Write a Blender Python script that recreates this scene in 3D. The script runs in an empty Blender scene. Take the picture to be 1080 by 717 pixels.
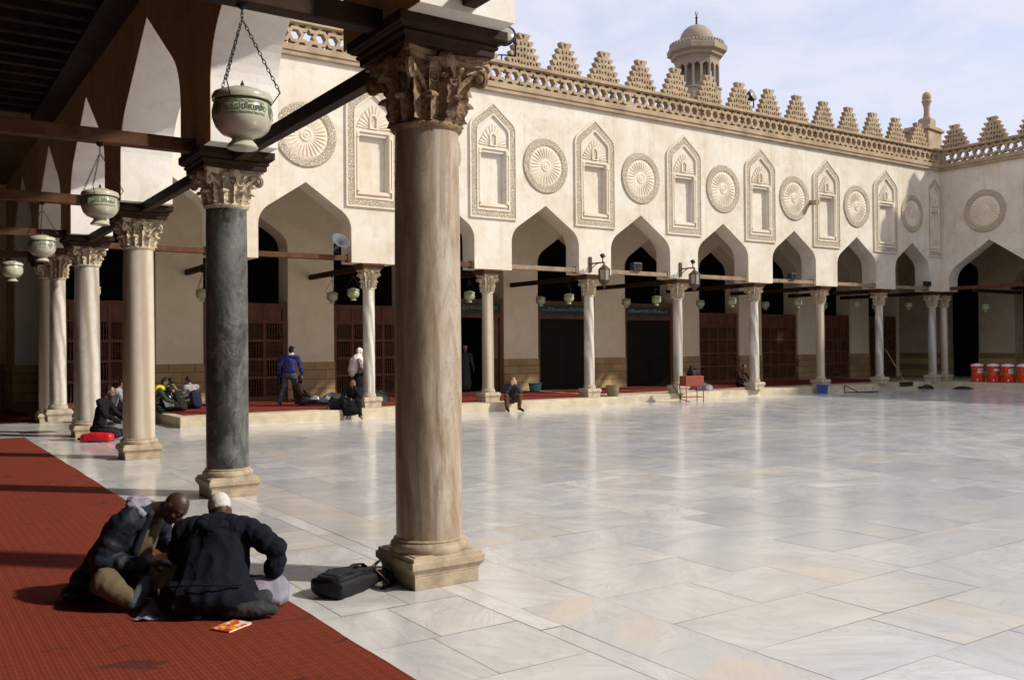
import bpy, math, random
from mathutils import Vector, Matrix, noise
from mathutils.geometry import tessellate_polygon
random.seed(7)
PI = math.pi
scene = bpy.context.scene
COL = scene.collection
R = math.radians

# ------------------------------------------------------------------ helpers
class MB:
    """collects faces and links them as ONE mesh object"""
    def __init__(s): s.v = []; s.f = []; s.m = []; s.mi = 0
    def add(s, vs, fs):
        o = len(s.v); s.v += [tuple(p) for p in vs]
        for f in fs: s.f.append(tuple(o + i for i in f)); s.m.append(s.mi)
        return o
    def box(s, x0, x1, y0, y1, z0, z1):
        s.add([(x0,y0,z0),(x1,y0,z0),(x1,y1,z0),(x0,y1,z0),(x0,y0,z1),(x1,y0,z1),(x1,y1,z1),(x0,y1,z1)],
              [(0,3,2,1),(4,5,6,7),(0,1,5,4),(1,2,6,5),(2,3,7,6),(3,0,4,7)])
    def cbox(s, c, size, rz=0, rx=0, ry=0):
        M = Matrix.Translation(c) @ Matrix.Rotation(rz,4,'Z') @ Matrix.Rotation(rx,4,'X') @ Matrix.Rotation(ry,4,'Y')
        a, b, d = [q/2 for q in size]
        vs = [M @ Vector(p) for p in [(-a,-b,-d),(a,-b,-d),(a,b,-d),(-a,b,-d),(-a,-b,d),(a,-b,d),(a,b,d),(-a,b,d)]]
        s.add(vs, [(0,3,2,1),(4,5,6,7),(0,1,5,4),(1,2,6,5),(2,3,7,6),(3,0,4,7)])
    def bar(s, p0, p1, w, h, up=(0,0,1)):
        p0 = Vector(p0); p1 = Vector(p1); d = (p1-p0).normalized(); u = Vector(up)
        if abs(d.dot(u)) > .99: u = Vector((1,0,0))
        r = d.cross(u).normalized(); u = r.cross(d)
        vs = [p + r*a*w/2 + u*b*h/2 for p in (p0,p1) for a,b in ((-1,-1),(1,-1),(1,1),(-1,1))]
        s.add(vs, [(0,1,2,3),(7,6,5,4),(0,4,5,1),(1,5,6,2),(2,6,7,3),(3,7,4,0)])
    def lathe(s, prof, n=24, c=(0,0,0), sq=None, a0=0):
        vs = []; fs = []
        for r, z in prof:
            for k in range(n):
                a = a0 + 2*PI*k/n; q = 1
                vs.append((c[0]+r*math.cos(a), c[1]+r*math.sin(a), c[2]+z))
        for i in range(len(prof)-1):
            for k in range(n):
                k2 = (k+1) % n
                fs.append((i*n+k, i*n+k2, (i+1)*n+k2, (i+1)*n+k))
        fs.append(tuple(range(n))[::-1]); fs.append(tuple((len(prof)-1)*n+k for k in range(n)))
        s.add(vs, fs)
    def sqstack(s, prof, c=(0,0,0)):
        """square lathe: (half width, z)"""
        vs = []; fs = []
        for r, z in prof:
            vs += [(c[0]+a*r, c[1]+b*r, c[2]+z) for a,b in ((-1,-1),(1,-1),(1,1),(-1,1))]
        for i in range(len(prof)-1):
            for k in range(4):
                k2 = (k+1) % 4
                fs.append((i*4+k, i*4+k2, i*4+4+k2, i*4+4+k))
        fs.append((3,2,1,0)); m = 4*(len(prof)-1); fs.append((m,m+1,m+2,m+3))
        s.add(vs, fs)
    def tube(s, pts, rad, n=8, closed=False):
        pts = [Vector(p) for p in pts]; N = len(pts)
        if not hasattr(rad, '__len__'): rad = [rad]*N
        vs = []; fs = []; prev = None
        for i, p in enumerate(pts):
            if closed: t = (pts[(i+1) % N]-pts[i-1])
            else: t = pts[min(i+1,N-1)]-pts[max(i-1,0)]
            t.normalize()
            if prev is None:
                a = Vector((0,0,1)) if abs(t.z) < .9 else Vector((1,0,0))
                r = t.cross(a).normalized()
            else:
                r = (prev - t*prev.dot(t)).normalized()
            prev = r; u = t.cross(r)
            for k in range(n):
                an = 2*PI*k/n
                vs.append(p + (r*math.cos(an)+u*math.sin(an))*rad[i])
        M = N if closed else N-1
        for i in range(M):
            j = (i+1) % N
            for k in range(n):
                k2 = (k+1) % n
                fs.append((i*n+k, i*n+k2, j*n+k2, j*n+k))
        if not closed:
            fs.append(tuple(range(n))[::-1]); fs.append(tuple((N-1)*n+k for k in range(n)))
        s.add(vs, fs)
    def grid(s, fn, nu, nv, closed_u=False):
        vs = [fn(i/(nu if closed_u else nu-1), j/(nv-1)) for j in range(nv) for i in range(nu)]
        fs = []
        for j in range(nv-1):
            for i in range(nu if closed_u else nu-1):
                i2 = (i+1) % nu
                fs.append((j*nu+i, j*nu+i2, (j+1)*nu+i2, (j+1)*nu+i))
        s.add(vs, fs)
    def ext(s, loops, W, d0, d1):
        """extrude a 2-D outline with holes; W(u,v,d) -> point; from depth d0 to d1"""
        tris = tessellate_polygon([[Vector((u,v,0)) for u,v in L] for L in loops])
        flat = [p for L in loops for p in L]; n = len(flat)
        vs = [W(u,v,d0) for u,v in flat] + [W(u,v,d1) for u,v in flat]
        fs = [tuple(t) for t in tris] + [tuple(n+i for i in reversed(t)) for t in tris]
        o = 0
        for L in loops:
            m = len(L)
            for i in range(m):
                j = (i+1) % m
                fs.append((o+i, o+j, n+o+j, n+o+i))
            o += m
        s.add(vs, fs)
    def sheet(s, loops, W, d):
        tris = tessellate_polygon([[Vector((u,v,0)) for u,v in L] for L in loops])
        flat = [p for L in loops for p in L]
        s.add([W(u,v,d) for u,v in flat], [tuple(t) for t in tris])
    def mesh(s, name, mats=(), smooth=None, fix=True):
        me = bpy.data.meshes.new(name); me.from_pydata(s.v, [], s.f)
        for m in mats: me.materials.append(m)
        if len(mats) > 1: me.polygons.foreach_set('material_index', s.m)
        if fix:
            import bmesh
            bm = bmesh.new(); bm.from_mesh(me); bmesh.ops.recalc_face_normals(bm, faces=bm.faces); bm.to_mesh(me); bm.free()
        if smooth is not None:
            me.shade_smooth()
            if smooth < 180: me.set_sharp_from_angle(angle=R(smooth))
        me.update(); return me
    def build(s, name, mat, parent=None, smooth=None, bevel=0, fix=True):
        mats = mat if isinstance(mat, (list, tuple)) else [mat]
        o = bpy.data.objects.new(name, s.mesh(name, mats, smooth, fix)); COL.objects.link(o)
        if parent: o.parent = parent
        if bevel:
            b = o.modifiers.new('bevel','BEVEL'); b.width = bevel; b.segments = 2; b.limit_method = 'ANGLE'; b.angle_limit = R(40)
        return o

def tag(o, label=None, cat=None, group=None, kind=None):
    if label: o['label'] = label
    if cat: o['category'] = cat
    if group: o['group'] = group
    if kind: o['kind'] = kind
    return o
def thing(name, label, cat, loc=(0,0,0), rz=0, group=None):
    o = bpy.data.objects.new(name, None); COL.objects.link(o); o.empty_display_size = .2
    o.location = loc; o.rotation_euler = (0,0,rz)
    return tag(o, label, cat, group)
def copy_tree(o, parent=None):
    c = o.copy(); COL.objects.link(c)
    if parent: c.parent = parent
    for ch in o.children: copy_tree(ch, c)
    return c
def place(o, loc, rz=0, label=None):
    o.location = loc; o.rotation_euler = (0,0,rz)
    if label: o['label'] = label
    return o

# ------------------------------------------------------------------ materials
class NT:
    def __init__(s, name):
        s.mat = bpy.data.materials.new(name); s.mat.use_nodes = True
        s.t = s.mat.node_tree; s.n = s.t.nodes; s.l = s.t.links
        s.b = s.n['Principled BSDF']; s.co = s.n.new('ShaderNodeTexCoord')
    def new(s, ty, **kw):
        n = s.n.new(ty)
        for k, v in kw.items():
            if k in n.inputs: n.inputs[k].default_value = v
            else: setattr(n, k, v)
        return n
    def link(s, a, b): s.l.new(a, b)
    def coord(s, scale=(1,1,1), rot=(0,0,0), src='Object'):
        m = s.new('ShaderNodeMapping'); m.inputs['Scale'].default_value = scale; m.inputs['Rotation'].default_value = rot
        s.link(s.co.outputs[src], m.inputs['Vector']); return m.outputs['Vector']
    def noise(s, vec, scale, detail=6, rough=.6, dist=0):
        n = s.new('ShaderNodeTexNoise', Scale=scale, Detail=detail, Roughness=rough, Distortion=dist)
        s.link(vec, n.inputs['Vector']); return n.outputs['Fac']
    def ramp(s, fac, stops):
        n = s.new('ShaderNodeValToRGB'); e = n.color_ramp.elements
        while len(e) < len(stops): e.new(.5)
        for k, (p, c) in enumerate(stops):
            e[k].position = p; e[k].color = (c if hasattr(c,'__len__') else (c,c,c)) + ((1,) if not hasattr(c,'__len__') or len(c) == 3 else ()) if hasattr(c,'__len__') else (c,c,c,1)
        s.link(fac, n.inputs['Fac']); return n.outputs['Color']
    def mix(s, fac, a, b, mode='MIX'):
        n = s.new('ShaderNodeMix', data_type='RGBA', blend_type=mode)
        for sock, v in ((n.inputs['Factor'], fac), (n.inputs[6], a), (n.inputs[7], b)):
            if hasattr(v, 'is_output'): s.link(v, sock)
            else: sock.default_value = v if not hasattr(v,'__len__') else (tuple(v)+(1,))[:4]
        return n.outputs[2]
    def math(s, op, a, b=0, c=0):
        n = s.new('ShaderNodeMath', operation=op)
        for i, v in enumerate((a,b,c)):
            if hasattr(v,'is_output'): s.link(v, n.inputs[i])
            else: n.inputs[i].default_value = v
        return n.outputs[0]
    def bump(s, h, strength=.3, dist=.01, prev=None):
        n = s.new('ShaderNodeBump', Strength=strength, Distance=dist); s.link(h, n.inputs['Height'])
        if prev: s.link(prev, n.inputs['Normal'])
        s.link(n.outputs['Normal'], s.b.inputs['Normal']); return n.outputs['Normal']
    def color(s, c):
        if hasattr(c,'is_output'): s.link(c, s.b.inputs['Base Color'])
        else: s.b.inputs['Base Color'].default_value = tuple(c)+(1,)
    def rough(s, r):
        if hasattr(r,'is_output'): s.link(r, s.b.inputs['Roughness'])
        else: s.b.inputs['Roughness'].default_value = r

def simple(name, c, rough=.7, var=.25, nscale=6, bump=.15, bd=.01, metal=0, fine=60, spec=.3):
    n = NT(name); v = n.coord()
    f = n.noise(v, nscale, 8, .65)
    n.color(n.ramp(f, [(.3, tuple(q*(1-var) for q in c)), (.7, tuple(min(1,q*(1+var)) for q in c))]))
    n.rough(rough); n.b.inputs['Metallic'].default_value = metal
    n.b.inputs['Specular IOR Level'].default_value = spec
    if bump: n.bump(n.noise(v, fine, 4), bump, bd)
    return n.mat

def plaster(name, c1, c2, c3, streak=True):
    n = NT(name); v = n.coord()
    big = n.noise(v, .55, 8, .62, .4); mid = n.noise(v, 2.3, 8, .7, .2)
    col = n.mix(n.ramp(big, [(.40,0.),(.66,1.)]), c1, c2)
    col = n.mix(n.ramp(mid, [(.5,0.),(.78,.55)]), col, c3)
    if streak:
        sv = n.coord((3.2,3.2,.16)); st = n.noise(sv, 1.0, 7, .7)
        col = n.mix(n.ramp(st, [(.54,0.),(.76,.6)]), col, c3)
    pt = n.noise(n.coord((.8,.8,1)), .8, 3, .45, .5); col = n.mix(n.ramp(pt, [(.585,0.),(.60,.38)]), col, tuple(min(1,q*1.08) for q in c1))
    ck = n.noise(v, .9, 12, .72, 1.2); col = n.mix(n.ramp(ck, [(.496,0.),(.50,.35),(.504,0.)]), col, tuple(q*.5 for q in c3))
    n.color(col); n.rough(.85)
    h = n.math('ADD', n.math('MULTIPLY', n.noise(v, 3, 5), 1.0), n.math('MULTIPLY', n.noise(v, 45, 4), .22))
    n.bump(h, .35, .02); return n.mat

def carved(name, c1, c2, scale=16):
    """stone with a dense carved ornament in relief"""
    n = NT(name); v = n.coord()
    w = n.new('ShaderNodeTexVoronoi', feature='DISTANCE_TO_EDGE', Scale=scale); n.link(v, w.inputs['Vector'])
    w2 = n.new('ShaderNodeTexVoronoi', feature='F1', Scale=scale*1.7); n.link(v, w2.inputs['Vector'])
    e = n.ramp(w.outputs['Distance'], [(.02,0.),(.16,1.)])
    h = n.math('ADD', e, n.math('MULTIPLY', w2.outputs['Distance'], .5))
    col = n.mix(n.ramp(n.noise(v, 2, 6), [(.3,0.),(.7,1.)]), c1, c2)
    n.color(n.mix(n.ramp(w.outputs['Distance'], [(.0,.28),(.1,0.)]), col, tuple(q*.55 for q in c2)))
    n.rough(.9); n.bump(h, .9, .03); return n.mat

def veined(name, c1, c2, c3, scale=1.5, dist=3, bands='WAVE', stretch=(1,1,.35), rough=.35, dark=None, tilt=.25):
    n = NT(name); v = n.coord(stretch, (tilt,.2,0))
    w = n.new('ShaderNodeTexWave', Scale=scale, Distortion=dist, Detail=5); w.inputs['Detail Scale'].default_value = 1.2
    n.link(v, w.inputs['Vector'])
    col = n.ramp(w.outputs['Fac'], [(.1,c1),(.5,c2),(.92,c3)])
    f = n.noise(n.coord(), 5, 9, .7); col = n.mix(n.ramp(f, [(.45,0.),(.8,.5)]), col, dark or c3)
    n.color(col); n.rough(rough); n.bump(n.noise(n.coord(), 14, 6), .12, .02); return n.mat

M = {}
M['plaster'] = plaster('facade_plaster', (.635,.585,.495), (.565,.485,.37), (.43,.31,.185))  # aged plaster shared by both court facades
M['plaster_in'] = plaster('gallery_plaster', (.82,.72,.53), (.76,.64,.44), (.63,.50,.31), False)
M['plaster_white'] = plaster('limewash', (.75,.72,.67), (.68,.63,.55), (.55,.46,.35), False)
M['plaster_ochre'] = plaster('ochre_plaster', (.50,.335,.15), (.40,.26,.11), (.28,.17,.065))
M['carved'] = carved('carved_stucco', (.58,.50,.38), (.49,.41,.29), 15)
M['relief'] = plaster('relief_stucco', (.66,.58,.46), (.59,.50,.37), (.48,.38,.25), False)
M['parapet'] = simple('parapet_stone', (.335,.25,.158), .9, .3, 1.6, .4, .02, fine=40)
M['wood'] = simple('dark_wood', (.032,.016,.009), .7, .5, 5, .3, spec=.15)
M['wood_red'] = simple('red_brown_wood', (.085,.036,.018), .7, .4, 5, .3, spec=.15)
M['screen'] = simple('screen_wood', (.135,.058,.030), .65, .3, 3, .2, spec=.2)
M['weather'] = simple('weathered_wood', (.24,.165,.105), .8, .4, 5, .4)
M['ceil'] = simple('ceiling_wood', (.035,.018,.011), .85, .4, 4, .2, spec=.1)
M['black'] = simple('painted_dark_interior', (.012,.010,.009), .9, .2, 4, 0)  # near-black colour paints in the darkness behind the bays
M['tan_stone'] = simple('plinth_stone', (.41,.345,.25), .75, .4, 7, .5, .02, fine=25)
M['base_marble'] = simple('base_marble', (.36,.285,.19), .55, .35, 6, .35, .02, fine=18)
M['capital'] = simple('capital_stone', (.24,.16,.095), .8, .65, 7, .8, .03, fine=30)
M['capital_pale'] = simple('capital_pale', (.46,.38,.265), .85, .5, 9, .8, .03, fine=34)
M['mar_unused'] = veined('brown_onyx', (.46,.395,.305), (.385,.31,.22), (.245,.17,.10), 3.2, 4.2, stretch=(1,1,.30), rough=.38, dark=(.30,.215,.13), tilt=.42)
n = NT('onyx_streaked'); v = n.coord((5.5,5.5,.9), (.62,.25,0)); f = n.noise(v, 1.0, 9, .66, 1.5)
c = n.ramp(f, [(.28,(.17,.115,.07)),(.43,(.30,.23,.155)),(.55,(.41,.345,.265)),(.72,(.50,.45,.375))])
f2 = n.noise(n.coord((1.6,1.6,.7)), 1.3, 6, .6); c = n.mix(n.ramp(f2, [(.42,0.),(.7,.65)]), c, (.27,.185,.105))
f3 = n.noise(n.coord((9,9,.8), (.55,.1,0)), 1.4, 6, .6, .6); c = n.mix(n.ramp(f3, [(.57,0.),(.66,.45)]), c, (.20,.15,.11))
ck = n.noise(n.coord((1,1,.5)), 2.2, 10, .7, 2.0); c = n.mix(n.ramp(ck, [(.494,0.),(.50,.7),(.506,0.)]), c, (.12,.085,.055))
n.color(c); n.rough(.36); n.bump(n.noise(n.coord(), 14, 6), .12, .02); M['mar_brown'] = n.mat
M['mar_dark'] = None
M['mar_cream'] = veined('cream_marble', (.53,.46,.36), (.47,.395,.29), (.34,.265,.18), 1.1, 3, stretch=(1,1,.2), rough=.4)
M['mar_grey'] = veined('grey_marble', (.52,.48,.42), (.44,.40,.34), (.30,.26,.2), 1.2, 4, stretch=(1,1,.4), rough=.4)
M['mar_white'] = veined('white_marble', (.60,.56,.50), (.52,.47,.40), (.36,.31,.25), 1.6, 5, stretch=(1,1,.6), rough=.4)
n = NT('black_granite'); v = n.coord((1,1,.7))
f = n.noise(v, 4.5, 12, .74, .7); f2 = n.noise(v, 1.5, 12, .75, 2.6)
big = n.noise(n.coord((1,1,.6)), 1.1, 7, .7, 1.0)
c = n.ramp(f, [(.34,(.016,.017,.016)),(.52,(.042,.044,.040)),(.72,(.15,.15,.13))])
c = n.mix(n.ramp(big, [(.44,0.),(.64,.8)]), c, (.165,.17,.15))
c = n.mix(n.ramp(f2, [(.489,0.),(.5,.5),(.511,0.)]), c, (.28,.28,.25))
n.color(c); n.rough(.32); M['mar_dark'] = n.mat
# dado of ochre ashlar
n = NT('ochre_ashlar'); v = n.coord(rot=(R(90),0,0))
br = n.new('ShaderNodeTexBrick', Scale=1.0, offset=.5); br.inputs['Mortar Size'].default_value = .012
br.inputs['Brick Width'].default_value = .78; br.inputs['Row Height'].default_value = .31; br.inputs['Bias'].default_value = 0
br.inputs['Color1'].default_value = (.52,.36,.16,1); br.inputs['Color2'].default_value = (.39,.26,.115,1); br.inputs['Mortar'].default_value = (.16,.11,.06,1)
n.link(v, br.inputs['Vector'])
c = n.mix(n.ramp(n.noise(n.coord(), 1.4, 8, .7), [(.35,0.),(.75,.7)]), br.outputs['Color'], (.23,.155,.075))
n.color(c); n.rough(.85); n.bump(n.math('ADD', n.math('MULTIPLY', br.outputs['Fac'], -1.0), n.math('MULTIPLY', n.noise(n.coord(), 12, 6), .5)), .6, .02)
M['dado'] = n.mat
# step stone
M['step'] = simple('limestone_step', (.50,.42,.29), .75, .25, 2.2, .4, .02, fine=16)
# polished marble floor; per-slab colour comes from the slab's own attribute
n = NT('marble_paving'); at = n.new('ShaderNodeAttribute', attribute_name='slab'); sp = n.new('ShaderNodeSeparateColor'); n.link(at.outputs['Color'], sp.inputs['Color'])
r_, g_, b_ = sp.outputs[0], sp.outputs[1], sp.outputs[2]
off = n.new('ShaderNodeCombineXYZ'); n.link(n.math('MULTIPLY', g_, 60), off.inputs[0]); n.link(n.math('MULTIPLY', b_, 40), off.inputs[1]); n.link(n.math('MULTIPLY', r_, 30), off.inputs[2])
va = n.new('ShaderNodeVectorMath', operation='ADD'); n.link(n.co.outputs['Object'], va.inputs[0]); n.link(off.outputs[0], va.inputs[1])
rot = n.new('ShaderNodeVectorRotate', rotation_type='Z_AXIS'); n.link(va.outputs[0], rot.inputs['Vector']); n.link(n.math('MULTIPLY', g_, 6.28), rot.inputs['Angle'])
mp = n.new('ShaderNodeMapping'); mp.inputs['Scale'].default_value = (.55,1.5,1); n.link(rot.outputs[0], mp.inputs['Vector']); vv = mp.outputs[0]
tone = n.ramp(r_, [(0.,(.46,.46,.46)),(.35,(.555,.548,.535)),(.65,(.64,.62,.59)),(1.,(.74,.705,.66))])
cloud = n.noise(vv, 1.6, 9, .66, .8)
c = n.mix(n.ramp(cloud, [(.36,0.),(.64,.95)]), tone, n.mix(.58, tone, (.36,.36,.365)))
ve = n.noise(vv, 1.1, 10, .62, 1.6)
c = n.mix(n.ramp(ve, [(.478,0.),(.497,.5),(.516,0.)]), c, (.42,.40,.39))
wa = n.math('MULTIPLY', n.ramp(b_, [(.5,0.),(1.,1.)]), n.ramp(n.noise(vv, .9, 8, .7, 1.0), [(.44,0.),(.62,1.)]))
c = n.mix(n.math('MULTIPLY', wa, .8), c, (.63,.52,.385))
dirt = n.noise(n.coord(), .35, 8, .7); c = n.mix(n.ramp(dirt, [(.48,0.),(.72,.45)]), c, (.47,.42,.35))
scr = n.noise(n.coord(), 3.1, 10, .78, .5); c = n.mix(n.ramp(scr, [(.60,0.),(.72,.4)]), c, (.40,.35,.28))
n.color(c); n.rough(n.ramp(n.noise(n.coord(), 1.3, 7, .7), [(.3,.10),(.75,.24)])); n.b.inputs['Specular IOR Level'].default_value = .62
n.bump(n.math('ADD', n.noise(n.coord(), 1.1, 3), n.math('MULTIPLY', n.noise(n.coord(), 25, 3), .03)), .022, .05)
M['floor'] = n.mat
M['joint'] = simple('paving_joint', (.27,.23,.17), .9, .3, 8, 0)
# carpet
n = NT('red_carpet'); v = n.coord(rot=(0,0,R(45)))
ch = n.new('ShaderNodeTexChecker', Scale=52); n.link(v, ch.inputs['Vector'])
ch2 = n.new('ShaderNodeTexChecker', Scale=17.3); n.link(v, ch2.inputs['Vector'])
fz = n.noise(n.coord(), 240, 2)
c = n.mix(ch.outputs['Fac'], (.225,.045,.024), (.16,.030,.016))
c = n.mix(n.math('MULTIPLY', ch2.outputs['Fac'], .28), c, (.105,.016,.010))
c = n.mix(n.ramp(n.noise(n.coord(), .7, 5, .6), [(.35,0.),(.7,.35)]), c, (.125,.03,.018))
st = n.noise(n.coord((1,1,1)), 2.3, 6, .55, .6)
sm = n.noise(n.coord((1.0,1.9,1), (0,0,R(28))), 1.7, 9, .62, .9)
c = n.mix(n.ramp(sm, [(.60,0.),(.66,.75)]), c, (.045,.026,.021))
n.color(c); n.rough(.95); n.b.inputs['Specular IOR Level'].default_value = .08
n.bump(n.math('ADD', fz, n.math('MULTIPLY', ch.outputs['Fac'], .5)), .4, .006); M['carpet'] = n.mat
M['carpet_far'] = simple('red_carpet_far', (.17,.033,.022), .95, .3, 1.5, .2, spec=.08)
M['iron'] = simple('black_iron', (.02,.02,.022), .5, .3, 9, .1, metal=.6)
M['brass'] = simple('old_brass', (.085,.058,.030), .6, .4, 14, .2, metal=.35)
M['sand'] = simple('minaret_stone', (.285,.235,.18), .9, .2, .8, .4, .03, fine=14)
M['ground'] = simple('bare_ground', (.30,.25,.18), .95, .2, .2, 0)
M['grey_dark'] = simple('grey_plastic', (.018,.018,.020), .5, .2, 6, .05)
M['glass_dim'] = simple('dusty_glass', (.27,.25,.20), .25, .15, 12, 0)
M['script'] = simple('inscription_board', (.02,.05,.05), .6, .4, 9, .3)

# ------------------------------------------------------------------ camera, sun, sky
H_EYE = 1.88; F = 970.15; YAW = .5952; PITCH = .0097; ROLL = -.008
fw = Vector((math.sin(YAW)*math.cos(PITCH), math.cos(YAW)*math.cos(PITCH), math.sin(PITCH)))
rt = Vector((math.cos(YAW), -math.sin(YAW), 0)); up = rt.cross(fw)
rt, up = rt*math.cos(ROLL)+up*math.sin(ROLL), up*math.cos(ROLL)-rt*math.sin(ROLL)
cd = bpy.data.cameras.new('camera'); cam = bpy.data.objects.new('camera', cd); COL.objects.link(cam)
cd.sensor_width = 36; cd.lens = F/1080*36; cd.clip_end = 2000; cd.clip_start = .05
cam.matrix_world = Matrix(((rt.x,up.x,-fw.x,0),(rt.y,up.y,-fw.y,0),(rt.z,up.z,-fw.z,H_EYE),(0,0,0,1)))
scene.camera = cam

SUN_EL = R(37); SUN_AZ = (.70,-.714)           # towards the sun, horizontal
ld = bpy.data.lights.new('sun','SUN'); ld.energy = 3.4; ld.angle = R(2.2); ld.color = (1,.95,.86)
lo = bpy.data.objects.new('sun', ld); COL.objects.link(lo); lo.location = (30,-30,40)
sd = Vector((SUN_AZ[0]*math.cos(SUN_EL), SUN_AZ[1]*math.cos(SUN_EL), math.sin(SUN_EL)))
lo.rotation_euler = sd.to_track_quat('Z','Y').to_euler()
w = bpy.data.worlds.new('World'); scene.world = w; w.use_nodes = True
wt = w.node_tree; wn = wt.nodes; wl = wt.links; bg = wn['Background']
sky = wn.new('ShaderNodeTexSky'); sky.sky_type = 'NISHITA'; sky.sun_disc = False
sky.sun_elevation = SUN_EL; sky.sun_rotation = math.atan2(SUN_AZ[0], SUN_AZ[1]); sky.air_density = 1.0; sky.dust_density = 1.2; sky.altitude = 30
tc = wn.new('ShaderNodeTexCoord'); sep = wn.new('ShaderNodeSeparateXYZ'); wl.new(tc.outputs['Generated'], sep.inputs[0])
def wm(op, a, b):
    q = wn.new('ShaderNodeMath'); q.operation = op
    for i, x in enumerate((a,b)):
        if hasattr(x,'is_output'): wl.new(x, q.inputs[i])
        else: q.inputs[i].default_value = x
    return q.outputs[0]
zc = wm('ADD', wm('MAXIMUM', sep.outputs[2], 0.0), .12)
cv = wn.new('ShaderNodeCombineXYZ'); wl.new(wm('DIVIDE', sep.outputs[0], zc), cv.inputs[0]); wl.new(wm('DIVIDE', sep.outputs[1], zc), cv.inputs[1])
nz = wn.new('ShaderNodeTexNoise'); nz.inputs['Scale'].default_value = 3.1; nz.inputs['Detail'].default_value = 9; nz.inputs['Roughness'].default_value = .58; nz.inputs['Distortion'].default_value = .35
wl.new(cv.outputs[0], nz.inputs['Vector'])
rp = wn.new('ShaderNodeValToRGB'); rp.color_ramp.elements[0].position = .36; rp.color_ramp.elements[0].color = (.68,.68,.68,1); rp.color_ramp.elements[1].position = .56; rp.color_ramp.elements[1].color = (.96,.96,.96,1)
wl.new(nz.outputs['Fac'], rp.inputs['Fac'])
mx = wn.new('ShaderNodeMix'); mx.data_type = 'RGBA'; wl.new(rp.outputs['Color'], mx.inputs['Factor']); wl.new(sky.outputs['Color'], mx.inputs[6])
mx.inputs[7].default_value = (4.15,4.22,4.95,1)
wl.new(mx.outputs[2], bg.inputs['Color']); bg.inputs['Strength'].default_value = .145
scene.view_settings.view_transform = 'Standard'; scene.view_settings.look = 'None'; scene.view_settings.gamma = 1; scene.view_settings.use_curve_mapping = False
scene.view_settings.exposure = .42
scene.render.engine = 'CYCLES'; scene.cycles.max_bounces = 8; scene.cycles.diffuse_bounces = 5; scene.cycles.use_denoising = True
scene.cycles.sample_clamp_indirect = 6

# ------------------------------------------------------------------ ground and paving
YF = 23.65; XN0, XN1 = 3.25, 4.10; XR = 39.65; YB = 29.0; PF = .26
g = MB(); g.add([(-400,-400,-.03),(400,-400,-.03),(400,400,-.03),(-400,400,-.03)], [(0,1,2,3)])
tag(g.build('ground', M['ground'], fix=False), kind='structure')
j = MB(); j.add([(-9,-13,-.004),(47,-13,-.004),(47,36,-.004),(-9,36,-.004)], [(0,1,2,3)])
tag(j.build('paving_bed', M['joint'], fix=False), kind='structure')
rnd = random.Random(11)
tv = []; tf = []; tcol = []
def slab(x0,x1,y0,y1,c):
    gp = rnd.uniform(.0008,.0026) if rnd.random() < .85 else .004
    q = [(x0+gp,y0+gp),(x1-gp,y0+gp),(x1-gp,y1-gp),(x0+gp,y1-gp)]
    tx = rnd.uniform(-1,1)*.0016; ty = rnd.uniform(-1,1)*.0016
    o = len(tv)
    for x,y in q: tv.append((x,y,.0+tx*(x-(x0+x1)/2)+ty*(y-(y0+y1)/2)))
    tf.append((o,o+1,o+2,o+3)); tcol.append(c)
def pick(x, y):
    f = noise.fractal(Vector((x*.16,y*.3,3.3)), .9, 2.0, 3)
    t = .50 + .50*f + rnd.uniform(-.24,.24)
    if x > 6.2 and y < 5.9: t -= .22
    warm = rnd.random()*.75 + max(0,.25*noise.noise(Vector((x*.25,y*.25,9))))
    if rnd.random() < .05: warm = 1.0
    return (min(1,max(0,t)), rnd.random(), min(1,max(0,warm)))
def field(x0, x1, y0, y1, rw=.69, l0=.75, l1=1.5, fx=None):
    y = y0
    while y < y1-.02:
        yy = min(y1, y + rw*rnd.choice((1,1,1,.85,1.1))); 
        if y1-yy < .2: yy = y1
        x = x0; 
        while x < x1-.02:
            xx = x + rnd.uniform(l0,l1)
            if x1-xx < .35: xx = x1
            c = pick((x+xx)/2,(y+yy)/2)
            if rnd.random() < .22 and xx-x > .8:
                xm = x+(xx-x)*rnd.uniform(.35,.6); slab(x,xm,y,yy,c); slab(xm,xx,y,yy,pick(x,y))
            else: slab(x,xx,y,yy,c)
            x = xx
        y = yy
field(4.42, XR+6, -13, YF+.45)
field(-9, 3.60, -13, 36, .8, .7, 1.4)
y = -13
while y < 36:                        # the threshold strips along the column line
    yy = min(36, y+rnd.uniform(1.0,2.0)); slab(3.60,3.79,y,yy,(rnd.uniform(.6,1),rnd.random(),.4)); y = yy
y = -13
while y < 36:
    yy = min(36, y+rnd.uniform(1.2,2.4)); slab(3.79,4.42,y,yy,(rnd.uniform(.35,.75),rnd.random(),rnd.uniform(.6,.95))); y = yy
field(4.42, 8, YF+.45, 36)
me = bpy.data.meshes.new('courtyard_paving'); me.from_pydata(tv,[],tf); me.materials.append(M['floor'])
ca = me.color_attributes.new('slab','FLOAT_COLOR','CORNER')
for i, c in enumerate(tcol):
    for k in range(4): ca.data[i*4+k].color = (c[0],c[1],c[2],1)
tag(bpy.data.objects.new('courtyard_paving', me), kind='structure'); COL.objects.link(bpy.data.objects['courtyard_paving'])
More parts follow.
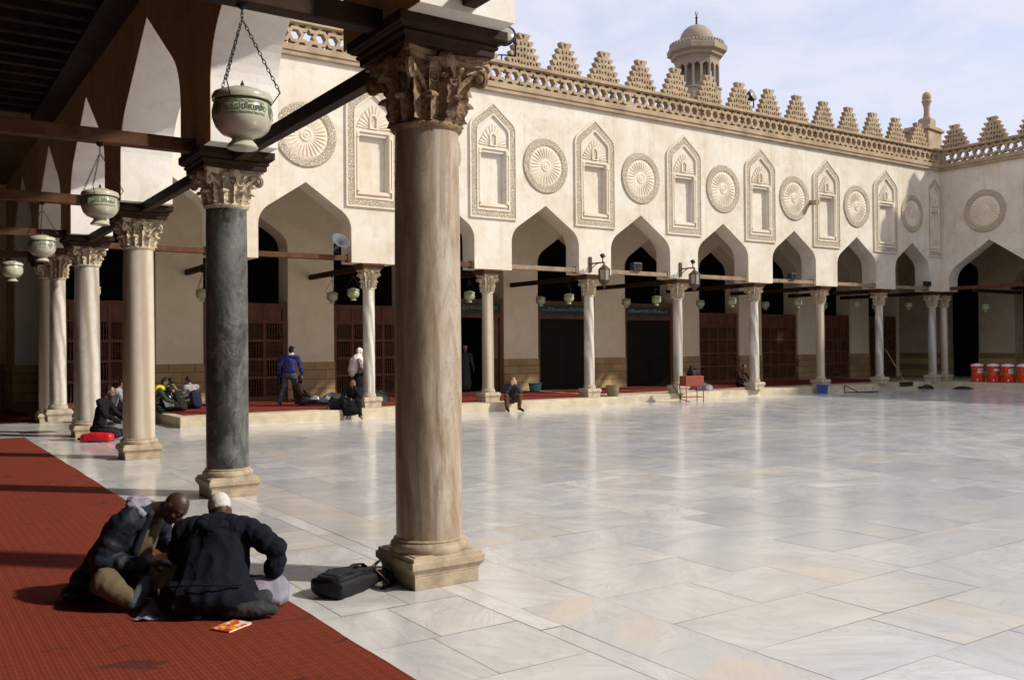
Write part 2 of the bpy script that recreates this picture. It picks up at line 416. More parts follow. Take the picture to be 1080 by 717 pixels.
# carpet in the near gallery, and the runners of the far one
cb = MB(); cb.ext([[(-8.9,-12.9)]+[(2.47+.014*noise.noise(Vector((.0,k*.35,1.5)))+.006*noise.noise(Vector((5,k*1.9,1))),-12.9+35.8*k/180) for k in range(181)]+[(-8.9,22.9)]], lambda u,v,d: (u,v,d), .004, .016)
tag(cb.build('red_carpet', M['carpet']), 'worn red prayer carpet covering the floor of the near gallery', 'carpet')
cb = MB(); cb.box(-8, 3.35, 28.3, 34.5, .004, .03)
tag(cb.build('red_carpet', M['carpet_far']), 'red carpet at the dim far end of the left gallery, before the stone dado', 'carpet')
# raised stone platform of the far gallery
pb = MB(); pb.box(5.9, 20.55, 23.24, YB+1.4, -.02, PF); pb.box(20.553, 47, 23.95, YB+1.4, -.02, PF-.004); pb.box(39.25, 47, -13, 23.947, -.02, PF-.008)
po = pb.build('platform', M['step'], bevel=.02); tag(po, kind='structure')
cb = MB(); cb.box(6.2, 20.3, 23.95, 28.9, PF+.003, PF+.018)
tag(cb.build('red_carpet', M['carpet_far']), 'red carpet laid along the raised platform under the lit arcade', 'carpet')
cb = MB(); cb.box(20.8, 39, 25.3, 28.9, PF+.003, PF+.016)
tag(cb.build('red_carpet', M['carpet_far']), 'red carpet deep behind the right half of the far arcade', 'carpet')
# ------------------------------------------------------------------ arches and walls
def keel(cx, w, za, k=.47, th=56, n=9):
    """points of a keel arch from left spring to right spring, apex at za"""
    Rr = k*w; t = R(th); rise = Rr*math.sin(t) + (w-Rr+Rr*math.cos(t))/math.tan(t); zs = za-rise
    L = [(cx-w+Rr-Rr*math.cos(t*i/n), zs+Rr*math.sin(t*i/n)) for i in range(n+1)]
    return L + [(cx,za)] + [(2*cx-u, z) for u,z in reversed(L)]
def arch_wall(u0, u1, z0, z1, arches):
    """outline of a wall with open-bottomed keel arches (cx, w, za)"""
    p = [(u0,z0)]
    for cx, w_, za in arches:
        p += [(cx-w_,z0)] + keel(cx,w_,za) + [(cx+w_,z0)]
    return p + [(u1,z0),(u1,z1),(u0,z1)]
CX = [3.30,7.33,11.33,15.35,19.37,23.45,27.47,31.43,35.42,39.35]     # column axes of the far arcade
FA = [((a+b)/2, (b-a)/2-.68, 6.43) for a,b in zip(CX,CX[1:])]
FA[0] = (5.55, 1.2, 6.43)
ZS = 4.32; ZT = 9.80
Wf = lambda u,v,d: (u, YF-d, v)                 # d = how far it stands out towards the court
Wr = lambda u,v,d: (XR-d, -u, v)                # right wall, u runs from the corner along -Y
fac = thing('courtyard_facade', 'tall pale plaster courtyard facade with keel arches, roundels and blind niches, in full sun', 'facade', (0,0,0))
def niche_outline(cx, w_, z0, za, zs_drop):
    """border outline; straight sides, shouldered pointed head"""
    return [(cx-w_,z0),(cx+w_,z0)] + list(reversed(keel(cx,w_,za,.45,52,6)))
NW = .83
NICHES = [(c, 1.0) for c in CX[2:9]] + [(39.08,.62)]
def win(c, s): return [(c-.43*s,6.35),(c+.43*s,6.35),(c+.43*s,7.90),(c-.43*s,7.90)]
wl_ = MB(); wl_.ext([arch_wall(XN1,XR,ZS,ZT,FA)] + [win(c,s) for c,s in NICHES], Wf, 0, -.70)
wl_.build('wall', M['plaster'], fac)
def ring(poly, k):
    cx = sum(p[0] for p in poly)/len(poly); cz = sum(p[1] for p in poly)/len(poly)
    return [(cx+(u-cx)*k[0], cz+(v-cz)*k[1]) for u,v in poly]
def niche_panel(W, c, s, parent):
    out = niche_outline(c, NW*s, 5.90, 9.42, .7)
    inn = niche_outline(c, (NW-.25)*s, 6.14, 9.08, .6)
    b = MB(); b.ext([out, inn], W, .045, -.01)
    root = b.build('blind_niche', M['carved'], parent)
    e = MB()
    for w1,w2,zb1,zb2,za1,za2 in ((NW+.02,NW-.025,5.875,5.92,9.45,9.385),(NW-.225,NW-.275,6.115,6.165,9.11,9.05)):
        e.ext([niche_outline(c,w1*s,zb1,za1,.7), niche_outline(c,w2*s,zb2,za2,.7)], W, .065, -.008)
    e.ext([[(c-.56*s,7.99),(c+.56*s,7.99),(c+.56*s,8.06),(c-.56*s,8.06)]], W, .05, -.008)
    e.ext([[(c-.50*s,6.24),(c+.50*s,6.24),(c+.50*s,6.33),(c-.50*s,6.33)]], W, .05, -.008)
    e.build('moulding', M['relief'], root)
    h = MB()                                          # scalloped hood: flutes fanning from a small arched niche
    nf = 13; cz = 8.20
    def hood(u, v):
        an = PI*(1-u); rr = .14+.86*v
        ux = .50*s*math.cos(an)*rr; hz = (.36+.30*math.sin(an)**3)*math.sin(an)*rr
        fl = abs(math.sin(nf*an)); return W(c+ux, cz-.10+hz, .004+.032*fl*min(1,v*2.2))
    h.grid(hood, 105, 8)
    a = keel(c, .10*s, 8.50, .5, 50, 4)
    h.ext([[(c-.13*s,8.10),(c+.13*s,8.10)]+list(reversed(keel(c,.13*s,8.56,.5,50,4))), list(reversed([(c-.085*s,8.13),(c+.085*s,8.13)]+list(reversed(keel(c,.085*s,8.48,.5,50,4)))))], W, .06, -.005)
    h.build('shell_hood', M['relief'], root)
    for sg in (-1,1):
        k = MB(); x = c+sg*.50*s; pts = [W(x,z,.028) for z in (6.33,6.42,6.43,7.82,7.84,7.99)]
        k.tube(pts, [.06*s,.06*s,.042*s,.042*s,.065*s,.065*s], 8)
        k.build('colonnette', M['relief'], root, 40)
    r_ = MB(); r_.ext([[(c-.47*s,6.30),(c+.47*s,6.30),(c+.47*s,7.95),(c-.47*s,7.95)]], W, -.15, -.19)
    r_.build('recess_panel', M['plaster'], root)
def medallion(W, c, z, r, parent):
    m = MB(); N = 96
    prof = [(.0,.05),(.07,.055),(.12,.03),(.20,.05),(.22,.018)]
    def ringp(u, v):
        an = 2*PI*u; t = .69+.31*v
        return W(c+r*t*math.cos(an), z+r*t*math.sin(an), (.012,.05,.05,.045,.05,.05,-.01)[min(6,int(v*6+.5))])
    m.grid(ringp, N, 7, True)
    root = m.build('rosette_medallion', M['carved'], parent, 50)
    d = MB(); nf = 28
    def dish(u, v):
        an = 2*PI*u; t = .02+.68*v
        fl = abs(math.sin(nf*an/2)); am = max(0,min(1,(t-.2)*5))*max(0,min(1,(.70-t)*9))
        dep = .05 if t < .09 else (.026 if t < .13 else (.05 if t < .2 else .012))
        return W(c+r*t*math.cos(an), z+r*t*math.sin(an), dep+.036*fl*am)
    d.grid(dish, 168, 22, True); d.build('fluted_disc', M['relief'], root, 60)
for c, s in NICHES: niche_panel(Wf, c, s, fac)
for i, (c, w_, za) in enumerate(FA):
    if i >= 1: medallion(Wf, c if i < 8 else 37.38, 7.70, .90 if i < 8 else .84, fac)
# pierced parapet and stepped crestings
def hexa(cx, cz, r, n=6, a0=0, z0=None, z1=None):
    P_ = [(cx+r*math.cos(a0+2*PI*k/n), cz+r*math.sin(a0+2*PI*k/n)) for k in range(n)]
    return clip(P_, z0, z1)
def star(cx, cz, r, z0=None, z1=None):
    P_ = [(cx+(r if k % 2 == 0 else r*.58)*math.cos(PI/2+PI*k/6), cz+(r if k % 2 == 0 else r*.58)*math.sin(PI/2+PI*k/6)) for k in range(12)]
    return clip(P_, z0, z1)
def clip(P_, z0, z1):
    for lim, sg in ((z0,1),(z1,-1)):
        if lim is None: continue
        out = []
        for i in range(len(P_)):
            a = P_[i-1]; b = P_[i]; da = sg*(a[1]-lim); db = sg*(b[1]-lim)
            if (da < 0) != (db < 0):
                t = da/(da-db); out.append((a[0]+(b[0]-a[0])*t, lim))
            if db >= 0: out.append(b)
        P_ = out
    return P_
def parapet(W, u0, u1, name_parent, d=.10):
    b = MB(); z0 = ZT+.27; z1 = ZT+.86; zm = (z0+z1)/2; st = .355
    n_ = int((u1-u0-.2)/st)
    seg = 24
    k = 0; ua = u0
    while k < n_:
        kk = min(n_, k+seg); ub = u1 if kk == n_ else u0+.1+st*kk
        holes = []
        for q in range(k, kk):
            cx = u0+.1+st*(q+.5)
            holes.append(star(cx,zm,.195) if q % 3 == 0 else hexa(cx,zm,.15))
            if q % 3 == 0:
                pass
            # half openings above and below, shifted by half a pattern
            for zz, lo_, hi_ in ((zm+.31, None, z1-.02), (zm-.31, z0+.02, None)):
                px = cx+st/2
                if px+.19 < ub-.01 and px-.19 > ua+.01:
                    hp = star(px,zz,.19,lo_,hi_) if q % 3 == 1 else hexa(px,zz,.135,6,0,lo_,hi_)
                    if len(hp) > 2: holes.append(hp)
        b.ext([[(ua,z0),(ub,z0),(ub,z1),(ua,z1)]]+[list(reversed(h)) for h in holes], W, d-.03, d-.24)
        k = kk; ua = ub
    root = b.build('parapet', M['parapet'], name_parent)
    c = MB()
    for za,zb,dd in ((ZT-.02,ZT+.10,.12),(ZT+.10,ZT+.27,.16),(z1,z1+.10,.16)):
        c.ext([[(u0,za),(u1,za),(u1,zb),(u0,zb)]], W, d+dd-.10, -.42)
    c.build('cornice', M['parapet'], root, bevel=.012)
def merlon(cx, z):
    """stepped cresting: five flaring tiers, pierced"""
    hw = [.645,.545,.445,.345,.225]; hh = [.205,.205,.2,.195,.215]; L = []; zz = z; Rt = []
    for w_, h in zip(hw, hh):
        Rt += [(cx+w_-.105, zz), (cx+w_, zz+h-.05), (cx+w_, zz+h)]; zz += h
    L = [(2*cx-u, v) for u,v in reversed(Rt)]
    holes = []; zz = z
    for row, (w_, h) in enumerate(zip(hw, hh)):          # alternating pierced triangles with an eyelet row between
        u_ = w_-.125; n_ = max(1, int(2*u_/.112)) | 1; st = 2*u_/n_ if n_ > 1 else .1
        for k in range(n_):
            x = cx-u_+st*(k+.5); sg = 1 if (k+row) % 2 else -1; za, zb = zz+.028, zz+h-.045; b_ = min(.050, st*.5)
            if (k+row*2) % 3 == 1:
                zm_ = (za+zb)/2; holes.append([(x+.034*math.cos(2*PI*q/8), zm_+.045*math.sin(2*PI*q/8)) for q in range(8)])
            else:
                zt_, zb_ = (zb, za) if sg > 0 else (za, zb)
                T = [(x-b_,zb_),(x+b_,zb_),(x+.012,zt_),(x-.012,zt_)]
                holes.append(T if sg > 0 else list(reversed(T)))
        zz += h
    return [Rt+L]+holes
def merlons(W, us, parent):
    z = ZT+.965
    for u in us:
        b = MB(); b.ext(merlon(u, z), W, .02, -.17); b.build('merlon', M['parapet'], parent)
parapet(Wf, XN1-.3, XR-.06, fac)
merlons(Wf, [16.57-1.63*k for k in range(7,0,-1)] + [16.57+1.648*k for k in range(14)], fac)
# tie beams of weathered timber across the arch feet (parts of the facade)
for i, (c, w_, za) in enumerate(FA):
    b = MB(); b.box(c-w_-.12, c+w_+.02, YF+.05, YF+.22, ZS+.05, ZS+.19); b.box(c+w_-.10, c+w_+.12, YF+.02, YF+.25, ZS+.02, ZS+.23)
    b.build('tie_beam', M['weather'] if i > 2 else M['wood_red'], fac, bevel=.01)
# small overhanging water spout and slot above the arch
b = MB(); b.tube([(30.42,YF+.02,7.62),(30.36,YF-.30,7.58),(30.36,YF-.42,7.57)],[.10,.10,.12],12); b.build('water_spout', M['parapet'], fac, 40)
b = MB(); b.box(10.15,10.32,YB-.03,YB+.01,6.18,6.42)

# right-hand wall of the court, in shade
rw = thing('side_facade', 'shaded side facade closing the court on the right, with one wide keel arch', 'facade', (0,0,0))
RA = [(-21.45,1.87,6.48),(-17.0,1.75,6.45),(-12.6,1.75,6.45),(-8.2,1.75,6.45),(-3.8,1.75,6.45)]
RN = [(-19.25,.85),(-14.8,.85)]
b = MB(); b.ext([arch_wall(-YF+.0,13,ZS,ZT,RA)]+[win(c,s) for c,s in RN], Wr, 0, -.70)
b.build('wall', M['plaster'], rw)
for c, s in RN: niche_panel(Wr, c, s, rw)
medallion(Wr, -21.62, 7.74, .95, rw); medallion(Wr, -17.0, 7.74, .95, rw)
parapet(Wr, -YF+.06, 13, rw)
merlons(Wr, [-23.0+1.72*k for k in range(0,20)], rw)
for c, w_, za in RA:
    b = MB(); b.box(XR+.06, XR+.2, -c-w_-.1, -c+w_+.1, ZS+.05, ZS+.2); b.build('tie_beam', M['wood_red'], rw)

# near arcade on the left, seen from inside
na = thing('near_arcade_wall', 'dark ochre arcade wall of the near gallery with tall sunlit arch reveals', 'arcade', (0,0,0))
NY = [-9.3,-4.0,1.33,6.67,12.02,17.28,22.46,27.6]
Wn = lambda u,v,d: (XN0+d, u, v)
NA = [((a+b)/2, (b-a)/2-.69, 6.97) for a,b in zip(NY,NY[1:])] + [(30.45,2.15,7.1)]
outl = arch_wall(-12.5, 34.9, 4.45, ZT+.1, NA[:-1])
outl = [(-12.5,4.45)]
for cx,w_,za in NA[:-1]: outl += [(cx-w_,4.45)]+keel(cx,w_,za)+[(cx+w_,4.45)]
cx,w_,za = NA[-1]
outl += [(cx-w_,4.45)]+keel(cx,w_,za)+[(cx+w_,0.0),(35.0,0.0),(35.0,ZT+.1),(-12.5,ZT+.1)]
b = MB(); b.ext([outl], Wn, .006, XN1-XN0)
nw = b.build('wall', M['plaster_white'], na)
# inner face: thin coat, darker and more ochre than the wall
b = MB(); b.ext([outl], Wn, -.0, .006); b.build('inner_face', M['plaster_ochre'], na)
b = MB(); b.box(XN0-.05,XN1+.05,32.55,35.0,0,1.5); b.build('stone_dado', M['dado'], na)

# inner wall of the far gallery with arched bays, dado and screens
iw = thing('inner_gallery_wall', 'tan inner wall of the far gallery with ashlar dado between dark bays', 'wall', (0,0,0))
PAN = [(6.66,8.07),(10.80,12.40),(15.0,16.55),(19.27,20.86),(23.70,25.32),(28.10,29.63),(32.2,33.7),(36.3,37.8),(40.4,41.9)]
edges = [4.1] + [e for p in PAN for e in p] + [44.4]
BAYS = [(edges[i],edges[i+1]) for i in range(0,len(edges),2)]
IA = [((a+b_)/2,(b_-a)/2,6.48) for a,b_ in BAYS]
Wi = lambda u,v,d: (u, YB-d, v)
o_ = [(3.9,0)]
for (cx,w_,za) in IA: o_ += [(cx-w_,0)]+keel(cx,w_,za)+[(cx+w_,0)]
o_ += [(45.2,0),(45.2,7.5),(3.9,7.5)]
b = MB(); b.ext([o_], Wi, 0, -.85); b.build('wall', M['plaster_in'], iw)
b = MB()
for a,c in [(3.9,4.1)]+PAN: b.box(a-.02,c+.02,YB-.035,YB+.855,0,1.50+.0)
b.build('stone_dado', M['dado'], iw)
b = MB(); b.box(10.28,10.44,YB-.0,YB+.1,6.9,7.1); 
# hall behind: floor-to-roof back wall, its darkness painted black
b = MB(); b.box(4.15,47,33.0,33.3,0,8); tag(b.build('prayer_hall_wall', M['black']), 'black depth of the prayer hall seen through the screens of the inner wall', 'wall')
b = MB(); b.box(4.15,4.4,29.86,33,0,8); tag(b.build('light_block_partition', M['black']), 'unlit partition between the left gallery and the hall behind the screens', 'wall')  # added wall, blocks gallery light from the hall behind the bays
b = MB(); b.box(4.4,46,29.87,33,.005,.012); tag(b.build('hall_floor_shade', M['black']), kind='structure')  # added black sheet, paints the hall floor dark behind the bays
b = MB(); b.box(-9,4.15,35.0,35.3,0,8); tag(b.build('hall_back_wall', M['plaster_in']), 'dim plaster end wall behind the far gallery and its screens', 'wall')
b = MB(); b.box(-9,3.28,34.93,34.998,0,1.5)
tag(b.build('stone_dado_course', M['dado']), 'ochre ashlar course at the foot of the end wall, left edge', 'dado')
# right gallery inner wall
Wq = lambda u,v,d: (44.5-d, -u, v)
b = MB(); q = [(-29,0)]
for cx,w_ in ((-25.55,.9),(-21.25,1.65),(-16.9,1.65),(-12.5,1.65),(-8,1.65)): q += [(cx-w_,0)]+keel(cx,w_,6.3)+[(cx+w_,0)]
q += [(13,0),(13,7.5),(-29,7.5)]
b.ext([q], Wq, 0, -.8)
M['plaster_shade'] = plaster('shade_darkened_plaster', (.42,.35,.25), (.36,.28,.19), (.28,.20,.13), False)  # darker copy of the gallery plaster; the side gallery's shade is painted in
ri = thing('inner_side_wall', 'deeply shaded inner wall of the right-hand gallery behind the orange coolers', 'wall', (0,0,0))
b.build('wall', M['plaster_shade'], ri)
b = MB()
for a,c in ((-24.65,-22.9),(-19.6,-18.55),(-28.9,-26.45)): b.box(44.47,45.31,-c-.02,-a+.02,0,1.5)
b.build('stone_dado', M['dado'], ri)
b = MB(); b.box(46.9,47.2,-13,36,0,8); tag(b.build('outer_side_wall', M['black']), 'black back wall in the depth of the right-hand gallery', 'wall')  # black paint stands in for the side gallery's unlit depth
# roofs and ceilings
b = MB(); b.box(40.36,47.2,-13,24.358,7.52,7.8)
tag(b.build('side_gallery_roof', M['ceil']), 'dark timber roof over the right-hand gallery', 'roof')  # kept darker than the far roof to deepen this gallery's shade
b = MB(); b.box(-9,47.2,24.36,35.3,7.52,7.8)
tag(b.build('gallery_roof', simple('gallery_roof_wood', (.15,.095,.055), .9, .3, 3, .2)), 'brown timber roof over the far gallery', 'roof')  # wood lightened so the roof bounces more light into the gallery
nr = thing('timber_ceiling', 'dark timber ceiling with cross beams over the near gallery, top left', 'ceiling', (0,0,0))
b = MB(); b.box(-9,3.247,-12.9,24.357,7.62,7.9); b.build('boarding', M['ceil'], nr)
for k in range(36):
    yy = 1.55+.65*k
    if yy > 24: break
    b = MB(); b.box(-8.9,2.80,yy,yy+.17,7.40,7.618); b.build('cross_beam', M['ceil'] if k % 1 == 0 else M['wood'], nr)
b = MB(); b.box(2.78,3.247,-12.8,24.3,7.36,7.61); b.build('wall_plate', M['wood'], nr)
b = MB(); b.box(-9.3,-9,-13,36,0,7.9); tag(b.build('hall_side_wall', M['plaster_white']), 'ochre wall at the back of the near prayer hall', 'wall')  # out of view; whitened to bounce light into the near gallery
b = MB(); b.box(-9,3.247,-13.2,-12.9,0,7.9); tag(b.build('hall_end_wall', M['plaster_white']), 'ochre wall closing the near prayer hall behind the viewer', 'wall')  # likewise unseen and whitened for bounce
# ------------------------------------------------------------------ columns
def leaf(b, ang, r0, z0, h, w_, out, lobes=4, th=None):
    """acanthus leaf: rises against the bell, curls over at the tip"""
    th = th or r0*.09
    nu, nv = 13, 20; ca, sa = math.cos(ang), math.sin(ang)
    def P_(u, v, off):
        s_ = (u-.5)*2; t = v
        if t < .78: rr = r0 + out*.22*t; z = z0 + h*t/.78*.97
        else:
            q = (t-.78)/.22*PI*.95; rr = r0+out*.17 + out*.30*(1-math.cos(q))*.5+ out*.2*math.sin(q)*.4; z = z0+h*.97+h*.10*math.sin(q)-h*.22*(1-math.cos(q))*.5
        wd = w_*(.62+.5*math.sin(PI*min(1,t*.9+.12)))*(1-.34*abs(math.sin(PI*lobes*t))**2)*(1 if t < .85 else 1-.5*(t-.85)/.15)
        rr += h*(.13*(1-abs(s_))**2 + .035*math.cos(PI*lobes*2*(t+.22*abs(s_))) - .16*s_*s_ + (.05 if abs(s_) < .1 else 0)) - off
        tx = s_*wd
        return Vector((ca*rr - sa*tx, sa*rr + ca*tx, z))
    vs = []; fs = []
    for off in (0, th):
        for j in range(nv):
            for i in range(nu): vs.append(P_(i/(nu-1), j/(nv-1), off))
    N = nu*nv
    for j in range(nv-1):
        for i in range(nu-1):
            a = j*nu+i; fs += [(a,a+1,a+nu+1,a+nu), (N+a,N+a+nu,N+a+nu+1,N+a+1)]
    for j in range(nv-1):
        a = j*nu; fs.append((a,a+nu,N+a+nu,N+a)); a = j*nu+nu-1; fs.append((a,N+a,N+a+nu,a+nu))
    for i in range(nu-1):
        a = i; fs.append((a,N+a,N+a+1,a+1)); a = (nv-1)*nu+i; fs.append((a,a+1,N+a+1,N+a))
    b.add(vs, fs)
    q = Vector((ca*(r0+out*.44), sa*(r0+out*.44), z0+h*.86)); tn = Vector((-sa,ca,0))*w_
    b.tube([q-tn*.62-Vector((ca,sa,0))*out*.12, q-tn*.3, q+Vector((ca,sa,0))*out*.06, q+tn*.3, q+tn*.62-Vector((ca,sa,0))*out*.12], [r0*.03,r0*.085,r0*.105,r0*.085,r0*.03], 8)
def capital(z, r, h, half, rough=True):
    """Corinthian capital: bell, two rows of leaves, corner scrolls, concave abacus"""
    b = MB()
    b.lathe([(r*1.0,z-.02),(r*1.10,z),(r*1.13,z+.022),(r*1.05,z+.045),(r*.99,z+.05),(r*.98,z+.35*h),(r*1.06,z+.6*h),(r*1.32,z+.86*h),(r*1.4,z+.9*h)], 32)
    for k in range(8): leaf(b, 2*PI*k/8+PI/8, r*1.02, z+.04, h*.38, r*.36, r*.66)
    for k in range(8): leaf(b, 2*PI*k/8, r*1.0, z+.05, h*.68, r*.31, r*.80, 5)
    for k in range(16):
        a0 = PI/16+k*PI/8; sg = 1 if k % 2 else -1
        pts = [(math.cos(a0+sg*(.13-.13*q/5))*r*(1.03+.05*q/5), math.sin(a0+sg*(.13-.13*q/5))*r*(1.03+.05*q/5), z+h*(.40+.24*q/5)) for q in range(6)]
        c_ = Vector((math.cos(a0-sg*.10)*r*1.16, math.sin(a0-sg*.10)*r*1.16, z+h*.66)); tn = Vector((-math.sin(a0),math.cos(a0),0))*sg
        pts += [tuple(c_+(tn*math.cos(t)+Vector((0,0,1))*math.sin(t))*r*.14*(1-t/12)) for t in [PI*.9-e*.62 for e in range(10)]]
        b.tube(pts, [r*.055]*6+[r*.05*(1-.06*e) for e in range(10)], 6)
    for k in range(4):
        an = PI/4+k*PI/2; ca, sa = math.cos(an), math.sin(an)
        for sg in (-1,1):
            pts = []; rad = []
            for q in range(15):
                t = q/14; rr = r*1.02+(half*1.16-r*1.02)*t**1.6; zz = z+h*(.42+.40*t**.8)
                tx = sg*r*.34*(1-t)**1.2
                pts.append((ca*rr-sa*tx, sa*rr+ca*tx, zz)); rad.append(r*.085)
            b.tube(pts, rad, 6)
        # the scroll
        pts = []
        for q in range(26):
            t = q/25; a2 = PI*.5-t*PI*4.2; ro = r*.26*(1-.78*t)
            rr = half*1.14+ro*math.cos(a2)*.8; zz = z+h*.70+ro*math.sin(a2)
            pts.append((ca*rr, sa*rr, zz))
        b.tube(pts, [r*.10*(1-.45*q/25) for q in range(26)], 6)
        for sg in (-1,1):                                   # disc ends of the scroll
            c0 = Vector((ca*half*1.14, sa*half*1.14, z+h*.70)); tn = Vector((-sa,ca,0))*sg
            b.tube([c0, c0+tn*r*.17, c0+tn*r*.19], [r*.13,r*.12,r*.02], 10)
            leaf(b, an+sg*.36, r*1.03, z+h*.42, h*.42, r*.2, r*.7, 3)
    # concave abacus with a flower on each side
    L = []
    for k in range(4):
        a0 = PI/4+k*PI/2; a1 = a0+PI/2
        p0 = Vector((math.cos(a0),math.sin(a0)))*half*1.40; p1 = Vector((math.cos(a1),math.sin(a1)))*half*1.40
        md = (p0+p1)/2; nn = md.normalized()
        for q in range(7):
            t = q/6*.9+.05; L.append(tuple(p0.lerp(p1,t)-nn*half*.22*math.sin(PI*t)))
    for s_, za, zb in ((.93,z+.86*h,z+.925*h),(1.0,z+.925*h,z+h)):
        b.ext([[(u*s_,v*s_) for u,v in L]], lambda u,v,d: (u,v,d), za, zb)
    for k in range(4):
        a = k*PI/2; c0 = Vector((math.cos(a),math.sin(a),0))*half*.86; c0.z = z+h*.90
        b.tube([c0-Vector((math.cos(a),math.sin(a),0))*.06, c0, c0+Vector((math.cos(a),math.sin(a),0))*r*.15], [r*.34,r*.30,r*.10], 9)
    return b
def base_mb(half, z0, z1, r):
    """moulded square plinth with a round torus on top"""
    h = z1-z0; b = MB(); e = half
    b.sqstack([(e*.98,z0),(e*.98,z0+h*.30),(e*1.0,z0+h*.31),(e*.99,z0+h*.33),(e*1.03,z0+h*.38),(e*1.09,z0+h*.44),(e*1.11,z0+h*.46),(e*1.11,z0+h*.60),(e*1.06,z0+h*.61),(e*1.05,z0+h*.69),(e*.98,z0+h*.70),(e*.95,z0+h*.72)])
    return b
def torus_mb(r, z0, z1):
    h = z1-z0; b = MB()
    b.lathe([(r*1.12,z0-.01),(r*1.16,z0+h*.1),(r*1.19,z0+h*.35),(r*1.16,z0+h*.62),(r*1.09,z0+h*.75),(r*1.06,z0+h*.8),(r*1.08,z0+h*.9),(r*1.03,z0+h),(r*.99,z0+h*1.02)], 40); return b
def shaft_mb(r, rtop, z0, z1):
    b = MB(); pr = []
    for q in range(13):
        t = q/12; pr.append((r+(rtop-r)*t+r*.02*math.sin(PI*t), z0+(z1-z0)*t))
    b.lathe(pr, 48); return b
def impost_mb(z0, z1, e0, e1):
    b = MB(); h = z1-z0
    b.sqstack([(e0,z0),(e0,z0+h*.26),(e0*1.05,z0+h*.30),(e0*1.07,z0+h*.40),(e0*1.02,z0+h*.46),(e1*.95,z0+h*.52),(e1*.96,z0+h*.58),(e1,z0+h*.62),(e1,z1)]); return b
def column(label, loc, r, rtop, zb, zc, zt, zi, half, mat, capmat, basemat, imp, group, halfcap=None):
    o = thing('marble_column', label, 'column', loc, 0, group)
    zp = zb*.70
    base_mb(half, 0, zb, r).build('plinth', basemat, o, bevel=.012)
    torus_mb(r, zp, zb).build('base_ring', basemat, o, 50)
    shaft_mb(r, rtop, zb-.01, zc).build('shaft', mat, o, 60)
    capital(zc, rtop, zt-zc, halfcap or half*.98).build('capital', capmat, o, 35)
    if imp: impost_mb(zt-.004, zi, imp[0], imp[1]).build('impost', M['wood_red'] if imp[2] else M['wood'], o, bevel=.008)
    return o
G1 = 'columns of the near arcade'; G2 = 'columns of the far arcade'
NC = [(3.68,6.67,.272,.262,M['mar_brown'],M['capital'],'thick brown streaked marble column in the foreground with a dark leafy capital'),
      (3.68,12.12,.268,.258,M['mar_dark'],M['capital_pale'],'nearly black veined granite column behind the two seated men'),
      (3.68,17.30,.268,.250,M['mar_cream'],M['capital_pale'],'smooth cream column standing in front of the man in the black sweater'),
      (3.68,22.46,.275,.250,M['mar_grey'],M['capital_pale'],'grey streaked column that the man on the red bag sits beside'),
      (3.60,27.60,.275,.262,M['mar_cream'],M['capital_pale'],'farthest cream column of the left gallery, next to the stone dado')]
for k, (x,y,r,rtp,m,cm,lab) in enumerate(NC):
    zc = [3.67,3.75,3.70,3.80,3.88][k]
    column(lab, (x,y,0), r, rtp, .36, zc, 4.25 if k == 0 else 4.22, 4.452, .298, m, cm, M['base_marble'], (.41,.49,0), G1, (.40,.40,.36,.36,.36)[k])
far_lab = ['slim pale column in the far left corner, half hidden behind the grey streaked column',
 'pale column of the lit arcade hidden behind the black granite column',
 'pale grey column with the seated man in black at its foot',
 'pale column just right of the thick foreground column, near the crouching man',
 'pale column with the wicker basket beside its base',
 'pale column with the red box stand in front of it',
 'pale column to the right of the slatted screen, without any lantern',
 'pale column with the blue box at its base',
 'pale column with a broom leaning against its right side',
 'left one of the paired columns at the shaded corner']
proto = None
for k, x in enumerate(CX):
    m = (M['mar_white'],M['mar_grey'],M['mar_white'],M['mar_cream'])[k % 4]
    loc = (x if k < 9 else 39.42, YF+.36, PF if x < 20.5 else PF-.004)
    c = column(far_lab[k], loc, .185-.010*(k % 3), .165, .40, 3.34, 3.92, 4.06, .26, m, M['capital_pale'], M['tan_stone'], (.30,.345,1), G2, .275)
column('right one of the paired columns at the shaded corner', (40.28,YF+.30,PF-.004), .165, .155, .40, 3.34, 3.92, 4.06, .25, M['mar_cream'], M['capital_pale'], M['tan_stone'], (.30,.345,1), G2, .265)
column('column of the shaded right arcade beyond the coolers', (40.0,19.25,PF-.01), .19, .175, .42, 3.2, 3.8, 4.06, .33, M['mar_grey'], M['capital_pale'], M['tan_stone'], (.36,.46,1), G2)
# hidden ones of the near row keep the arcade standing behind the viewer
for y in (1.33,-4.0,-9.3):
    column('plain column of the near arcade behind the viewpoint', (3.68,y,0), .27, .26, .36, 3.7, 4.2, 4.452, .365, M['mar_cream'], M['capital_pale'], M['base_marble'], (.41,.50,0), 'columns behind the viewpoint')

# timber ties of the near arcade: along the row and back into the gallery
def beam(label, p0, p1, mat, group, w_=.17, h=.18):
    b = MB(); b.bar(p0, p1, w_, h)
    return tag(b.build('tie_beam', mat, bevel=.012), label, 'beam', group)
GB = 'tie beams of the near arcade'
lab = ['dark tie beam from the foreground column towards the viewer, top right of its capital','dark tie beam slanting from the foreground column to the black granite column','dark tie beam between the granite column and the smooth cream column','dark tie beam between the cream column and the grey streaked column','dark tie beam between the last two columns of the left gallery']
for k in range(5):
    y0, y1 = NY[k+2]+.36, NY[k+3]-.36
    beam(lab[k], (3.68,y0,4.385 if k else 4.57), (3.68,y1 if k else NY[3]-.68,4.385 if k else 4.57), M['wood'], GB, .13, .155)
lab = ['dark beam over the nearest hanging lamp, reaching left from the foreground column','reddish beam reaching left from above the granite column, carrying the second lamp','beam reaching left from the cream column, carrying the third lamp','beam reaching left from the grey column, carrying the fourth lamp','farthest beam reaching left near the end of the gallery']
